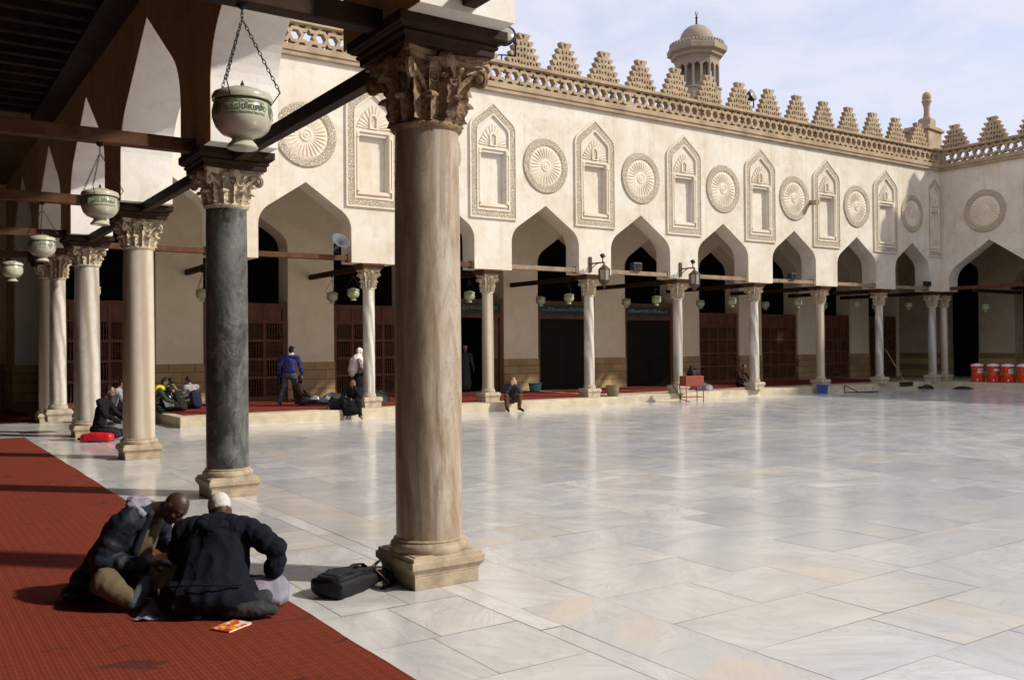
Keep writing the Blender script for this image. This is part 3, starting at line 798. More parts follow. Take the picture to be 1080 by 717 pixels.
for k in range(5):
    y = NY[k+3]+.0
    beam(lab[k], (-8.8,y,4.50), (XN0+.02,y,4.50), M['wood_red'] if k else M['wood'], 'cross beams of the near gallery', .16, .17)
lab2 = 'dark tie beam running back from the far column to the inner wall'
FT = []
for k, x in enumerate(CX[1:], 1):
    x1 = x+.25
    beam(far_lab[k].replace('pale column','dark beam behind the column').replace('pale grey column','dark beam behind the column').replace('left one of the paired columns','dark beam behind the paired columns'), (x,YF+.72,ZS-.06), (x1,YB+.0,ZS-.02), M['wood'], 'beams across the far gallery', .14, .16)
    FT.append((x,x1))

# ------------------------------------------------------------------ hanging mosque lamps
n = NT('opal_glass'); v = n.coord()
n.color(n.mix(n.ramp(n.noise(v, 9, 6), [(.3,0.),(.7,1.)]), (.55,.515,.405), (.42,.405,.30))); n.rough(.18)
n.b.inputs['Subsurface Weight'].default_value = .25; n.b.inputs['Subsurface Radius'].default_value = (.05,.05,.04); n.b.inputs['Coat Weight'].default_value = .3
M['opal'] = n.mat
M['opal_dim'] = simple('dusty_opal_glass', (.34,.36,.22), .35, .3, 8, .1)
M['script_green'] = simple('green_enamel', (.20,.30,.18), .4, .4, 30, 0)
M['script_dark'] = simple('dark_enamel', (.15,.175,.125), .4, .4, 30, 0)
def lamp(label, loc, s, hook, detail, group, rz=0, mat=None):
    o = thing('hanging_lamp', label, 'lamp', loc, rz, group)      # origin at the middle of the bowl
    mat = mat or M['opal']; r = .235*s
    b = MB()
    prof = [(.118,-.245),(.124,-.235),(.112,-.212),(.088,-.185),(.082,-.165),(.10,-.152),(.165,-.128),(.21,-.08),(.233,-.02),(.236,.04),(.228,.09),(.215,.118),(.213,.125)]
    b.lathe([(q*s,z*s) for q,z in prof], 40); b.build('bowl', mat, o, 50)
    b = MB(); b.lathe([(q*s,z*s) for q,z in [(.216,.128),(.238,.135),(.240,.165),(.225,.195),(.18,.215),(.12,.228),(.11,.24),(.05,.243)]], 40); b.build('lid', mat, o, 50)
    b = MB(); b.lathe([(.022*s,.243*s),(.018*s,.27*s),(.004*s,.31*s)], 10); b.build('finial', M['iron'], o, 40)
    b = MB(); b.tube([(.222*s*math.cos(2*PI*k/28), .222*s*math.sin(2*PI*k/28), .126*s) for k in range(28)], .005*s, 5, True); b.build('band', M['iron'], o, 40)
    top = hook-loc[2]
    for k in range(3):
        a = 2*PI*k/3+.5; b = MB()
        p0 = Vector((.225*s*math.cos(a),.225*s*math.sin(a),.126*s)); p1 = Vector((.30*s*math.cos(a),.30*s*math.sin(a),.24*s)); p2 = Vector((.012*math.cos(a),.012*math.sin(a),top-.16*s))
        b.tube([p0,p1], .005*s, 5)
        if detail:
            L_ = (p2-p1).length; nl = int(L_/.032); d = (p2-p1).normalized()
            for q in range(nl):
                c = p1.lerp(p2,(q+.5)/nl); side = d.cross(Vector((0,0,1))).normalized()
                if q % 2: side = d.cross(side).normalized()
                b.tube([c+d*.021*math.cos(t)+side*.010*math.sin(t) for t in [2*PI*e/8 for e in range(8)]], .0034, 4, True)
        else: b.tube([p1,p2], .006*s if s > .9 else .006, 5)
        b.build('chain', M['iron'], o)
    b = MB()
    if detail:
        for q in range(4): b.tube([Vector((.010*math.sin(t)*(q % 2),.010*math.sin(t)*(1-q % 2),top-.16*s+.016+.03*q))+Vector((0,0,.02*math.cos(t))) for t in [2*PI*e/8 for e in range(8)]], .004, 4, True)
    else: b.tube([(0,0,top-.16*s),(0,0,top-.02)], .006, 5)
    b.lathe([(.03*s,top-.05*s),(.045*s,top-.03*s),(.05*s,top)], 10); b.build('hook', M['iron'], o)
    if detail:                                    # green and dark inscription bands in enamel
        rr = random.Random(int(loc[1]*10))
        def rad(z):                                # bowl radius at z
            for (q0,z0),(q1,z1) in zip(prof,prof[1:]):
                if z0 <= z <= z1: return q0+(q1-q0)*(z-z0)/(z1-z0)
            return .2
        def on(a, z): q = (rad(z)+.0012)*s; return (q*math.cos(a), q*math.sin(a), z*s)
        g_ = MB(); k_ = MB()
        for p in range(3):
            c0 = 2*PI*p/3
            for zz in (.098,.006):
                g_.tube([on(c0+.32+1.4*t/20, zz+.004*math.sin(t*1.9)) for t in range(21)], .0042*s, 5)
                g_.tube([on(c0+.32+1.4*t/20, zz-.011) for t in range(21)], .0022*s, 4)
            a = c0+.36
            while a < c0+1.68:                     # cursive strokes
                h = rr.uniform(.018,.052); wv = rr.uniform(.04,.10)
                ty = rr.random()
                if ty < .45: pts = [on(a+wv*t/6, .035+h*abs(math.sin(t*.9))) for t in range(7)]
                elif ty < .75: pts = [on(a+.012*t/4, .03+.052*t/4) for t in range(5)]
                else: pts = [on(a+wv*.5*(1-math.cos(t)), .045+.02*math.sin(t)) for t in [2*PI*e/7 for e in range(8)]]
                k_.tube(pts, .0034*s, 5); a += wv*.75
            for q in range(3):                     # oval device between the texts
                am = c0; ra = .085-.025*q
                (g_ if q % 2 else k_).tube([on(am+ra*2.0*math.cos(t), .05+ra*.72*math.sin(t)) for t in [2*PI*e/16 for e in range(16)]], .004*s, 5, True)
            for sg in (-1,1): k_.tube([on(c0, .05+sg*.06), on(c0, .05+sg*.085)], [.007*s,.001], 5)
            k_.tube([on(c0-.06+.12*t/5, .05+.012*math.sin(t*2.2)) for t in range(6)], .004*s, 5)
        g_.build('green_band', M['script_green'], o); k_.build('inscription', M['script_dark'], o)
    return o
GL = 'hanging lamps of the near gallery'
lamp('largest opal glass lamp with green Arabic band, hanging before the granite column capital', (2.14,6.65,3.575), .90, 4.43, True, GL, R(200))
lamp('second opal lamp on chains with green inscription, left of the cream column capital', (2.12,12.02,3.64), .90, 4.42, True, GL, R(215))
lamp('third hanging opal lamp, in front of the grey column', (2.14,17.28,3.64), .90, 4.42, True, GL, R(180))
lamp('fourth hanging opal lamp, smallest of the near row at the left edge', (2.20,22.46,3.64), .90, 4.42, False, GL)
names = ['behind the granite column','over the man in the blue jacket','in line with the thick foreground column','beside the wall lantern on the left','beside the wall lantern on the right','left of the column with the blue box','right of the column with the blue box','left of the corner','at the corner columns']
adj = [('dusty greenish lamp hanging nearest the courtyard','dusty greenish lamp hanging nearest the inner wall')]*9
for k, (x,x1) in enumerate(FT):
    for q, y in enumerate((25.15,26.95)):
        t = (y-YF-.7)/(YB-YF-.7); xx = x+(x1-x)*t
        lab = ('small greenish lamp courtward on the beam of the column ' if q == 0 else 'small greenish lamp deeper in, beam of the column ') + ['behind the granite column','beside the barefoot man','near the crouching man','with the wicker basket','with the red box stand','past the slatted screen','with the blue box','with the leaning broom','at the shaded corner'][k]
        lamp(lab, (xx,y,3.50+.03*k), .74, ZS-.13, False, 'hanging lamps of the far gallery', R(40*k+70*q), M['opal_dim'])
lamp('small greenish lamp at far left in front of the tan end pier', (4.35,25.6,3.42), .74, 4.3, False, 'hanging lamps of the far gallery', 0, M['opal_dim'])
beam('short beam at far left carrying a small lamp', (4.35,24.4,4.3), (4.35,29.0,4.3), M['wood'], 'beams across the far gallery', .14, .16)
for k, (y, h_) in enumerate(((22.6,3.5),(20.9,3.5))):
    lamp(('small lamp hanging in the dark arch at the right, nearest the corner','small lamp hanging in the dark arch at the right, farther from the corner')[k], (41.4+.6*k,y,3.58), .74, 4.3, False, 'lamps of the right gallery', 0, M['opal_dim'])
    beam(('dark beam in the right arch nearest the corner','dark beam in the right arch farther from the corner')[k], (40.4,y,4.35), (44.5,y,4.35), M['wood'], 'beams of the right gallery', .14, .16)

# ------------------------------------------------------------------ wooden screens and doors in the bays
def screen(label, x0, x1, y, z1, zsolid, rows, cols, group, door_gap=None):
    o = thing('wooden_screen', label, 'screen', ((x0+x1)/2, y, PF), 0, group)
    cx = (x0+x1)/2; H = z1-PF; W_ = x1-x0
    fr = MB(); st = .085
    fr.box(-W_/2,-W_/2+.13,-.05,.05,0,H); fr.box(W_/2-.13,W_/2,-.05,.05,0,H)
    fr.box(-W_/2+.13,W_/2-.13,-.048,.048,H-.13,H); fr.box(-W_/2+.13,W_/2-.13,-.048,.048,0,.16)
    xa, xb = -W_/2+.13, W_/2-.13; cw = (xb-xa)/cols
    zr = [.16+(zsolid-.16)*q/rows for q in range(rows+1)]
    for q in range(1,rows+1): fr.box(xa,xb,-.046,.046,zr[q]-st/2,zr[q]+st/2)
    for q in range(1,cols): fr.box(xa+cw*q-st/2,xa+cw*q+st/2,-.044,.044,.16,H-.13)
    fr.build('frame', M['screen'], o)
    so = MB()
    for q in range(cols):
        so.box(xa+cw*q+st/2-.01,xa+cw*(q+1)-st/2+.01,-.012,.012,zsolid+st/2-.01,H-.125)
        so.box(xa+cw*q+st/2+.06,xa+cw*(q+1)-st/2-.06,-.03,.012,zsolid+st/2+.06,H-.20)
    so.build('solid_panel', M['screen'], o)
    for r_ in range(rows):
        za, zb = zr[r_]+(st/2 if r_ else 0), zr[r_+1]-st/2
        for q in range(cols):
            ua, ub = xa+cw*q+st/2, xa+cw*(q+1)-st/2
            b = MB()
            if (r_+q) % 2 == 0:
                nb = 6
                for e in range(nb):
                    u = ua+(ub-ua)*(e+.5)/nb; hz = zb-za
                    b.lathe([(.012,za-.01),(.016,za+.1*hz),(.026,za+.3*hz),(.014,za+.42*hz),(.03,za+.5*hz),(.014,za+.58*hz),(.026,za+.7*hz),(.016,za+.9*hz),(.012,zb+.01)], 6, (u,0,0))
                b.build('spindle_panel', M['screen'], o)
            else:
                p_ = .085; w2 = ub-ua; h2 = zb-za
                for sg in (1,-1):
                    c_ = -h2
                    while c_ < w2:
                        # line u - ua = c + sg * (z)
                        t0 = max(0,-c_); t1 = min(h2, w2-c_)
                        if t1 > t0+.02:
                            p0 = (ua+c_+t0, 0, za+t0); p1 = (ua+c_+t1, 0, za+t1)
                            if sg < 0: p0 = (ub-(c_+t0),0,za+t0); p1 = (ub-(c_+t1),0,za+t1)
                            b.bar(p0, p1, .02 if sg > 0 else .018, .022, (0,1,0))
                        c_ += p_
                b.build('lattice_panel', M['screen'], o)
    return o
M['leaf_dark'] = simple('blackened_door', (.011,.008,.007), .6, .3, 4, .1, spec=.15)
def doorway(label, x0, x1, y, ztop, group, leaves=True):
    o = thing('doorway_frame', label, 'doorway', ((x0+x1)/2,y,PF), 0, group); W_ = x1-x0; h = ztop-PF
    b = MB(); b.box(-W_/2,-W_/2+.14,-.06,.06,0,h); b.box(W_/2-.14,W_/2,-.06,.06,0,h); b.box(-W_/2+.14,W_/2-.14,-.058,.058,h-.7,h-.55); b.box(-W_/2+.14,W_/2-.14,-.058,.058,h-.14,h)
    b.build('frame', M['screen'], o)
    b = MB(); b.box(-W_/2+.13,W_/2-.13,-.03,.03,h-.56,h-.13); r_ = b.build('inscription_board', M['script'], o)
    rr = random.Random(int(x0*10)); t = MB(); x = -W_/2+.25
    while x < W_/2-.3:
        hh = rr.uniform(.06,.2); wv = rr.uniform(.06,.14)
        t.tube([(x+wv*e/5,-.032,h-.40+hh*abs(math.sin(e*1.0))) for e in range(6)], .010, 4); x += wv*.9
    t.build('inscription', M['glass_dim'], r_)
    if leaves:
        for sg in (-1,1):
            b = MB(); wl2 = (W_-.28)/2; xa = 0 if sg > 0 else -wl2; b.box(xa+.004,xa+wl2-.004,.03,.08,0,h-.70)
            for q in range(5): b.box(xa+.12,xa+wl2-.12,.012,.03,.15+q*(h-.9)/5,.15+(q+.8)*(h-.9)/5)
            b.build('door_leaf', M['leaf_dark'], o, bevel=.008)
    return o
GS = 'wooden screens in the inner bays'
kinds = ['S','S','S','D','D','D','S','S','S','S']
slab_lab = ['turned wood screen in the bay at far left behind the grey column','carved brown screen behind the walking man in the blue jacket','carved brown screen behind the woman in the white headscarf','','','','slatted red-brown screen behind the red box stand','dim brown screen behind the column right of the slatted screen','very dark screen in the bay behind the column with the blue box','very dark screen in the last bay before the corner']
door_lab = {3:'brown framed open doorway with a man standing in its darkness',4:'dark open doorway under an inscribed board, by the turquoise basin',5:'black doorway under an inscribed board behind the column with the red box stand'}
for k, (a,c) in enumerate(BAYS):
    if kinds[k] == 'S': screen(slab_lab[k], a+.02, c-.02, YB+.14, 3.42 if k else 3.40, 2.55, 4, 4 if c-a < 3 else 4, GS)
    else: doorway(door_lab[k], a+.01, c-.01, YB+.12, 3.75, 'doorways in the inner wall', k != 3)
# ------------------------------------------------------------------ minaret and roof furniture
def lathe_n(prof, n, a0, c=(0,0,0)):
    b = MB(); b.lathe(prof, n, c, a0=a0); return b
mi = thing('minaret', 'stone minaret top with ribbed cornice, small dome and crescent finial rising behind the crestings', 'minaret', (46.0,45.0,0), R(12))
o8 = PI/8
b = lathe_n([(2.3,0),(2.3,16.5),(2.6,17.2),(2.6,17.5),(1.5,17.6)], 8, o8); b.build('shaft', M['sand'], mi)
b = lathe_n([(1.62,17.4),(1.62,19.35),(1.70,19.4),(1.70,19.5)], 8, o8); b.build('gallery_parapet', M['sand'], mi)
# open arcade: eight sides with two small arches each
ap = 1.52*math.cos(PI/8); sl = 2*1.52*math.sin(PI/8)
b = MB()
for k in range(8):
    a = 2*PI*k/8; ca, sa = math.cos(a), math.sin(a)
    Wm = lambda u,v,d,ca=ca,sa=sa: (ca*(ap+d)-sa*u, sa*(ap+d)+ca*u, v)
    p = [(-sl/2,19.45)]
    for cx in (-sl/4, sl/4): p += [(cx-.21,19.45)]+keel(cx,.21,21.12,.6,50,5)+[(cx+.21,19.45)]
    p += [(sl/2,19.45),(sl/2,21.45),(-sl/2,21.45)]
    b.ext([p], Wm, 0, -.22)
b.build('arcade', M['sand'], mi)
b = lathe_n([(.62,19.4),(.62,21.45)], 16, 0); b.build('newel', M['sand'], mi)
b = lathe_n([(1.45,21.40),(1.55,21.42),(1.58,21.55),(1.78,21.66),(1.80,21.85),(2.05,21.98),(2.08,22.30),(2.0,22.34),(2.0,22.42),(1.2,22.5)], 8, o8); b.build('cornice', M['sand'], mi)
b = MB()
for k in range(48):
    a = 2*PI*k/48; b.cbox((1.80*math.cos(a),1.80*math.sin(a),22.51),(.13,.13,.26),a)
b.lathe([(1.72,22.36),(1.72,22.46),(1.6,22.48)],48); b.build('cresting', M['sand'], mi)
b = MB(); b.lathe([(1.35,22.4),(1.33,22.72),(1.22,22.80)]+[(1.16*math.cos(t),22.85+1.16*math.sin(t)) for t in [PI/2*q/14 for q in range(14)]]+[(.02,24.02)], 40); b.build('dome', M['sand'], mi, 40)
b = MB(); b.lathe([(.16,24.0),(.12,24.06),(.07,24.12),(.06,24.5),(.10,24.55),(.04,24.6),(.03,24.7)], 12)
b.tube([(.13*math.sin(t),0,24.83-.13*math.cos(t)) for t in [R(q) for q in range(-150,151,20)]], [.01+.022*math.cos(R(q)/2)for q in range(-150,151,20)], 8)
b.build('crescent_finial', M['iron'], mi, 40)
ct = thing('roof_turret', 'square roof turret with a slender bulb-topped stone pillar behind the court corner', 'turret', (42.1,26.0,0), R(8))
b = MB(); b.box(-.75,.75,-.6,.6,7.8,12.55); b.box(-.85,.85,-.7,.7,12.3,12.45); b.build('block', M['parapet'], ct, bevel=.03)
b = MB(); b.sqstack([(.30,12.5),(.30,12.90),(.22,13.0)],(0,-.2,0)); b.lathe([(.20,12.98),(.15,13.1),(.13,13.3),(.14,13.55),(.20,13.75),(.23,13.8),(.23,13.86),(.18,13.9)],16,(0,-.2,0)); b.build('pillar', M['parapet'], ct)
b = MB(); b.lathe([(.16,13.85),(.20,13.96),(.21,14.05),(.18,14.18),(.10,14.27),(.02,14.31)],20,(0,-.2,0)); b.build('bulb', M['parapet'], ct, 50)
for k in range(8):
    a = 2*PI*k/8; 
def floodlight(label, loc, rz, s):
    o = thing('floodlight', label, 'floodlight', loc, rz, 'floodlights on the parapet')
    b = MB(); b.lathe([(.05*s,-.16*s),(.16*s,-.14*s),(.22*s,-.05*s),(.24*s,.10*s),(.26*s,.12*s)], 18)
    h = b.build('housing', M['grey_dark'], o, 50); h.rotation_euler = (R(70),0,0); h.location = (0,0,.45*s)
    b = MB(); b.lathe([(.22*s,.10*s),(.20*s,.125*s),(.02*s,.135*s)],18); g_ = b.build('lens', M['glass_dim'], h, 50)
    b = MB(); b.bar((-.26*s,0,.45*s),(-.26*s,0,.02*s),.03,.05); b.bar((.26*s,0,.45*s),(.26*s,0,.02*s),.03,.05); b.bar((-.27*s,0,.02*s),(.27*s,0,.02*s),.05,.03)
    b.bar((-.1,0,.02),(-.16,.1,-.75),.03,.03); b.bar((.1,0,.02),(.16,.1,-.75),.03,.03); b.bar((-.13,.05,-.4),(.13,.05,-.4),.03,.03); b.build('bracket', M['iron'], o)
    return o
floodlight('grey floodlight on a bracket beside the wooden impost, above the first crestings', (15.90,YF+.10,11.0), R(-25), 1.3)
floodlight('round dark floodlight between two crestings to the right of the minaret', (27.15,YF+.12,11.0), R(15), .9)

# ------------------------------------------------------------------ things fixed to the facade
def lantern(label, x):
    o = thing('wall_lantern', label, 'lantern', (x,YF,4.62), 0, 'wall lanterns')
    b = MB(); b.cbox((0,-.025,.02),(.12,.05,.5)); b.build('wall_plate', M['brass'], o, bevel=.01)
    b = MB(); b.tube([(0,-.03,.03),(.06,-.25,.05),(.13,-.52,.05),(.14,-.56,.05)], .025, 8); b.tube([(0,-.03,-.15),(.05,-.2,-.02),(.08,-.32,.04)], .014, 6); b.build('arm', M['brass'], o, 50)
    L = (.14,-.56,0)
    b = MB(); b.lathe([(.02,.06),(.03,.02),(.035,-.02),(.09,-.07),(.20,-.16),(.21,-.18),(.20,-.19)], 6, L); b.lathe([(.19,-.52),(.20,-.54),(.14,-.62),(.07,-.70),(.03,-.76),(.012,-.82)][::-1], 6, L)
    for k in range(6):
        a = 2*PI*k/6; b.bar((L[0]+.195*math.cos(a),L[1]+.195*math.sin(a),-.18),(L[0]+.175*math.cos(a),L[1]+.175*math.sin(a),-.54),.022,.022)
    b.build('lantern_frame', M['brass'], o)
    b = MB(); b.lathe([(.165,-.53),(.182,-.19)], 6, L); b.build('glass', M['glass_dim'], o)
    b = MB(); b.cbox((.13,-.50,.27),(.15,.10,.12),R(20),R(-25)); b.bar((.13,-.5,.06),(.13,-.5,.22),.03,.03); b.build('spotlight', M['iron'], o, bevel=.008)
    return o
lantern('brass wall lantern with a small black spotlight, above the column with the wicker basket', 19.14)
lantern('brass wall lantern with a small black spotlight, above the column with the red box stand', 23.24)
hs = thing('horn_loudspeaker', 'grey horn loudspeaker on the tie beam in the arch beside the granite column', 'loudspeaker', (10.22,YF+.02,4.58), R(25))
b = MB()
b.lathe([(.05,-.34),(.07,-.30),(.07,-.16),(.05,-.12),(.06,-.06),(.11,.04),(.20,.12),(.31,.16),(.32,.17),(.305,.165),(.2,.10),(.10,.02),(.05,-.05)], 28)
h = b.build('horn', simple('horn_grey', (.10,.105,.115), .55, .15, 8, 0), hs, 50); h.rotation_euler = (R(50),R(-22),0); h.location = (-.02,-.1,.22); h.scale = (.82,.82,.82)
b = MB(); b.bar((0,0,-.02),(0,-.02,.2),.05,.03); b.cbox((0,0,-.0),(.16,.12,.02)); b.build('bracket', M['iron'], hs)
def speaker(label, x, z, s=1):
    o = thing('box_loudspeaker', label, 'loudspeaker', (x,YF+.05,z), 0, 'small loudspeakers on the tie beams')
    b = MB(); b.box(-.20*s,.20*s,-.12,.10,.0,.27*s); b.build('case', M['grey_dark'], o, bevel=.03)
    b = MB(); b.lathe([(.09*s,0),(.085*s,.012),(.04*s,.0),(.02*s,.01)],16); q = b.build('cone', M['iron'], o, 50); q.rotation_euler = (R(90),0,0); q.location = (0,-.121,.14*s)
    b = MB(); b.bar((-.22*s,0,.0),(.22*s,0,.0),.06,.03); b.build('bracket', M['weather'], o)
speaker('black box loudspeaker on the tie beam between the two wall lanterns', 21.2, ZS+.21)
speaker('small black loudspeaker on the tie beam right of the slatted screen', 29.35, ZS+.21, .85)
speaker('small black loudspeaker by the paired columns at the corner', 38.55, ZS+.21, .85)

# ------------------------------------------------------------------ things on the ground
def coloured(name, c, rough=.5, var=.12, ns=8, bump=.05): return simple(name, c, rough, var, ns, bump)
M['orange'] = coloured('orange_plastic', (.58,.055,.014), .42)
M['white_p'] = coloured('white_plastic', (.72,.68,.66), .5)
M['blue_p'] = coloured('blue_plastic', (.035,.07,.30), .45)
M['teal_p'] = coloured('turquoise_enamel', (.10,.30,.28), .4)
M['red_paint'] = coloured('red_paint', (.26,.055,.038), .55, .25)
M['red_nylon'] = simple('red_nylon', (.50,.012,.02), .35, .2, 12, .3, .01, fine=20)
M['blk_nylon'] = simple('black_nylon', (.010,.010,.011), .6, .3, 30, .4, .006, fine=70, spec=.22)
M['tan_leather'] = simple('brown_leather', (.16,.07,.035), .5, .3, 14, .3)
M['wicker'] = simple('wicker', (.20,.15,.085), .85, .35, 12, .5, .01, fine=40)
M['lab_ink'] = coloured('label_ink', (.08,.08,.12), .6)
def cooler(label, x, y, lab):
    o = thing('drink_cooler', label, 'cooler', (x,y,PF-.008), R(10), 'orange water coolers')
    b = MB(); b.lathe([(.235,0),(.245,.02),(.245,.30),(.250,.31),(.250,.33),(.246,.34),(.256,.64),(.262,.65),(.262,.69),(.25,.70)], 28); b.build('barrel', M['orange'], o, 50)
    b = MB(); b.lathe([(.262,.70),(.266,.72),(.262,.76),(.22,.785),(.12,.80),(.115,.815),(.02,.82)], 28); b.build('lid', M['white_p'], o, 50)
    for a in (R(190),R(245),R(300)):
        b = MB(); b.cbox((.265*math.cos(a),.265*math.sin(a),.15),(.07,.06,.29),a); b.build('foot_rib', M['orange'], o, bevel=.012)
    b = MB(); b.tube([(-.24,-.10,.12),(-.32,-.12,.12),(-.33,-.12,.06)], .022, 8); b.build('tap', M['white_p'], o, 50)
    for sg in (-1,1):
        b = MB(); b.bar((sg*.25,0,.60),(sg*.30,0,.52),.09,.03); b.build('handle', M['orange'], o, bevel=.01)
    if lab:
        b = MB(); r_ = .2585
        def f(u,v): a = R(205)+R(75)*u; q = .249+.012*(v*.18+.36-.34)/.3+.004; return (q*math.cos(a),q*math.sin(a),.40+.19*v*(1 if lab == 1 else .45)+(0 if lab == 1 else .1))
        b.grid(f, 9, 4); l_ = b.build('label', M['white_p'], o)
        if lab == 1:
            b = MB(); rr = random.Random(int(y*7))
            for rw_ in range(2):
                a = R(213)
                while a < R(270):
                    w_ = R(rr.uniform(3,7)); b.tube([((.2625)*math.cos(a+w_*t/3),(.2625)*math.sin(a+w_*t/3),.46+.07*rw_+rr.uniform(0,.035)) for t in range(4)], .009, 4); a += w_*1.2
            b.build('lettering', M['lab_ink'], l_)
for k, (x,y,l) in enumerate(((40.05,22.28,1),(40.05,21.57,2),(40.05,20.93,1),(40.05,20.25,0))):
    cooler(['leftmost orange water cooler, with a white lettered label, nearest the dark arch','second orange water cooler from the left, with only a small white strip','orange water cooler with a white lettered label, third from the left','orange water cooler cut off by the right edge of the photo'][k], x, y, l)
# red box stand
o = thing('box_stand', 'red painted box on four thin legs, standing before a column of the far arcade', 'stand', (22.95,22.85,0), R(-14)); o.scale = (.88,.88,.92)
b = MB()
b.box(-.40,.40,-.25,.25,.60,.98); b.build('box', M['red_paint'], o, bevel=.012)
for sx in (-1,1):
    for sy in (-1,1):
        b = MB(); b.box(sx*.385-.014,sx*.385+.014,sy*.235-.014,sy*.235+.014,0,.61); b.build('leg', M['red_paint'], o)
b = MB(); b.box(-.385,.385,-.245,-.225,.18,.20); b.box(-.385,.385,.225,.245,.18,.20); b.bar((-.385,-.235,.19),(-.385,.235,.19),.02,.02); b.bar((.385,-.235,.19),(.385,.235,.19),.02,.02); b.build('stretcher', M['red_paint'], o)
b = MB()
def heap(b, c, r, seed, n=22, m=10, flat=.5):
    def f(u,v):
        a = 2*PI*u; t = PI/2*(1-v); q = math.cos(t)
        k = 1+.35*noise.noise(Vector((math.cos(a)*1.3+seed,math.sin(a)*1.3,v*2)))+.16*noise.noise(Vector((math.cos(a)*4+seed,math.sin(a)*4,v*6)))
        return (c[0]+r[0]*k*math.cos(t)*math.cos(a), c[1]+r[1]*k*math.cos(t)*math.sin(a), c[2]+r[2]*k*math.sin(t))
    b.grid(lambda u,v: f(u,1-v), n, m, True)
b = MB(); heap(b,(0,0,0),(.22,.18,.30),2.0); q = b.build('black_bundle', M['blk_nylon'], None, 60); q.location = (23.05,22.88,.905); tag(q,'black cloth bundle lying on top of the red box stand','bundle')
b = MB(); heap(b,(0,0,0),(.36,.25,.24),5.0); q = b.build('cloth_heap', simple('mixed_cloth',(.15,.15,.17),.8,1.2,4,.4,.02), None, 60); q.location = (25.4,24.6,PF); tag(q,'heap of dark and white clothes on the platform beside the red box stand','clothes')
b = MB(); b.tube([(22.05,22.85,.62),(22.5,22.9,.10),(22.8,22.8,.02)],.015,6); b.tube([(22.05,22.85,.62),(22.4,22.9,.62)],.012,6); b.tube([(22.4,22.9,.62),(22.5,22.9,.10)],.010,6)
tag(b.build('folding_frame', M['iron']), 'thin dark folding frame leaning left of the red box stand', 'frame')
# basin, basket, blue box
o = thing('basin', 'turquoise enamel basin on the platform before the dark doorway', 'basin', (20.2,28.3,PF+.018), 0); o.scale = (.72,.72,.72)
b = MB(); b.lathe([(.24,0),(.28,.02),(.34,.34),(.36,.42),(.375,.43),(.36,.44),(.33,.40),(.26,.06),(.02,.05)], 28); b.build('bowl', M['teal_p'], o, 50)
b = MB(); b.tube([(.367*math.cos(2*PI*k/28),.367*math.sin(2*PI*k/28),.43) for k in range(28)],.014,6,True); b.build('rim', M['teal_p'], o, 50)
o = thing('wicker_basket', 'small brown wicker basket standing on the court floor at the end of the raised step', 'basket', (20.45,23.35,.0), 0)
b = MB(); b.lathe([(.20,.0),(.22,.02),(.25,.30),(.27,.42),(.255,.43),(.23,.40),(.2,.06),(.02,.05)], 24); q = b.build('basket_body', M['wicker'], o, 50); o.location.z = PF; o.location.x = 20.2; o.location.y = 23.8; o.scale = (.85,.85,.85)
b = MB(); b.tube([(.265*math.cos(2*PI*k/24),.265*math.sin(2*PI*k/24),.43) for k in range(24)],.02,6,True); b.build('rim', M['wicker'], o, 50)
o = thing('plastic_box', 'blue plastic box standing at the foot of a far column', 'box', (31.0,23.6,0), R(20)); o.scale = (.6,.6,.6)
b = MB(); b.sqstack([(.27,.0),(.29,.50),(.30,.505),(.30,.56),(.27,.56),(.26,.10)]); b.build('tub', M['blue_p'], o, bevel=.01)
b = MB(); b.sqstack([(.31,.50),(.315,.52),(.315,.55),(.29,.57)]); b.build('rim', M['blue_p'], o, bevel=.01)
# metal tool, broom, grates
b = MB(); b.tube([(32.0,23.3,.30),(32.5,23.0,.02),(33.2,22.9,.02)],.022,6); b.tube([(32.0,23.3,.02),(33.0,22.7,.02)],.02,6); b.tube([(32.0,23.3,.30),(32.0,23.3,.02)],.02,6); b.box(32.9,33.5,22.75,22.95,.005,.035)
tag(b.build('trolley_frame', M['grey_dark']), 'small dark metal trolley frame lying on the court before the blue box', 'trolley')
o = thing('broom', 'long broom leaning against the right side of a far column', 'broom', (36.0,23.75,0), 0)
b = MB(); b.tube([(.15,-.45,.34),(-.22,.22,1.75)],.02,8); b.build('handle', M['weather'], o)
b = MB(); b.cbox((.19,-.5,.29),(.9,.10,.07)); b.build('head', M['wood'], o, bevel=.01)
b = MB(); b.cbox((.19,-.5,.20),(.86,.07,.14)); b.build('bristles', M['grey_dark'], o)
b = MB(); heap(b,(0,0,0),(.45,.26,.15),8.0); q = b.build('sack', M['grey_dark'], None, 60); q.location = (37.6,23.2,.0); tag(q,'low dark sack lying on the court before the corner columns','sack')
b = MB(); heap(b,(0,0,0),(.6,.34,.10),3.0); q = b.build('tarpaulin', M['grey_dark'], None, 60); q.location = (38.4,22.0,.0); tag(q,'flat dark tarpaulin heap lying on the court near the orange coolers','tarpaulin')
b = MB(); heap(b,(0,0,0),(.42,.28,.34),6.0); q = b.build('sack', simple('grey_sack',(.28,.26,.23),.9,.2,5,.4,.02), None, 60); q.location = (10.95,25.7,PF); tag(q,'pale grey sack slumped on the carpet beyond the reclining man','sack')
b = MB(); heap(b,(0,0,0),(.42,.28,.36),9.0); q = b.build('bag_pile', M['blk_nylon'], None, 60); q.location = (12.45,25.9,PF); tag(q,'big black bag pile behind the pale column to the right of the woman','bags')
def backpack(label, loc, rz, s, mat, lying=False, trim=None, cat='backpack'):
    o = thing('backpack', label, cat, loc, rz)
    return o

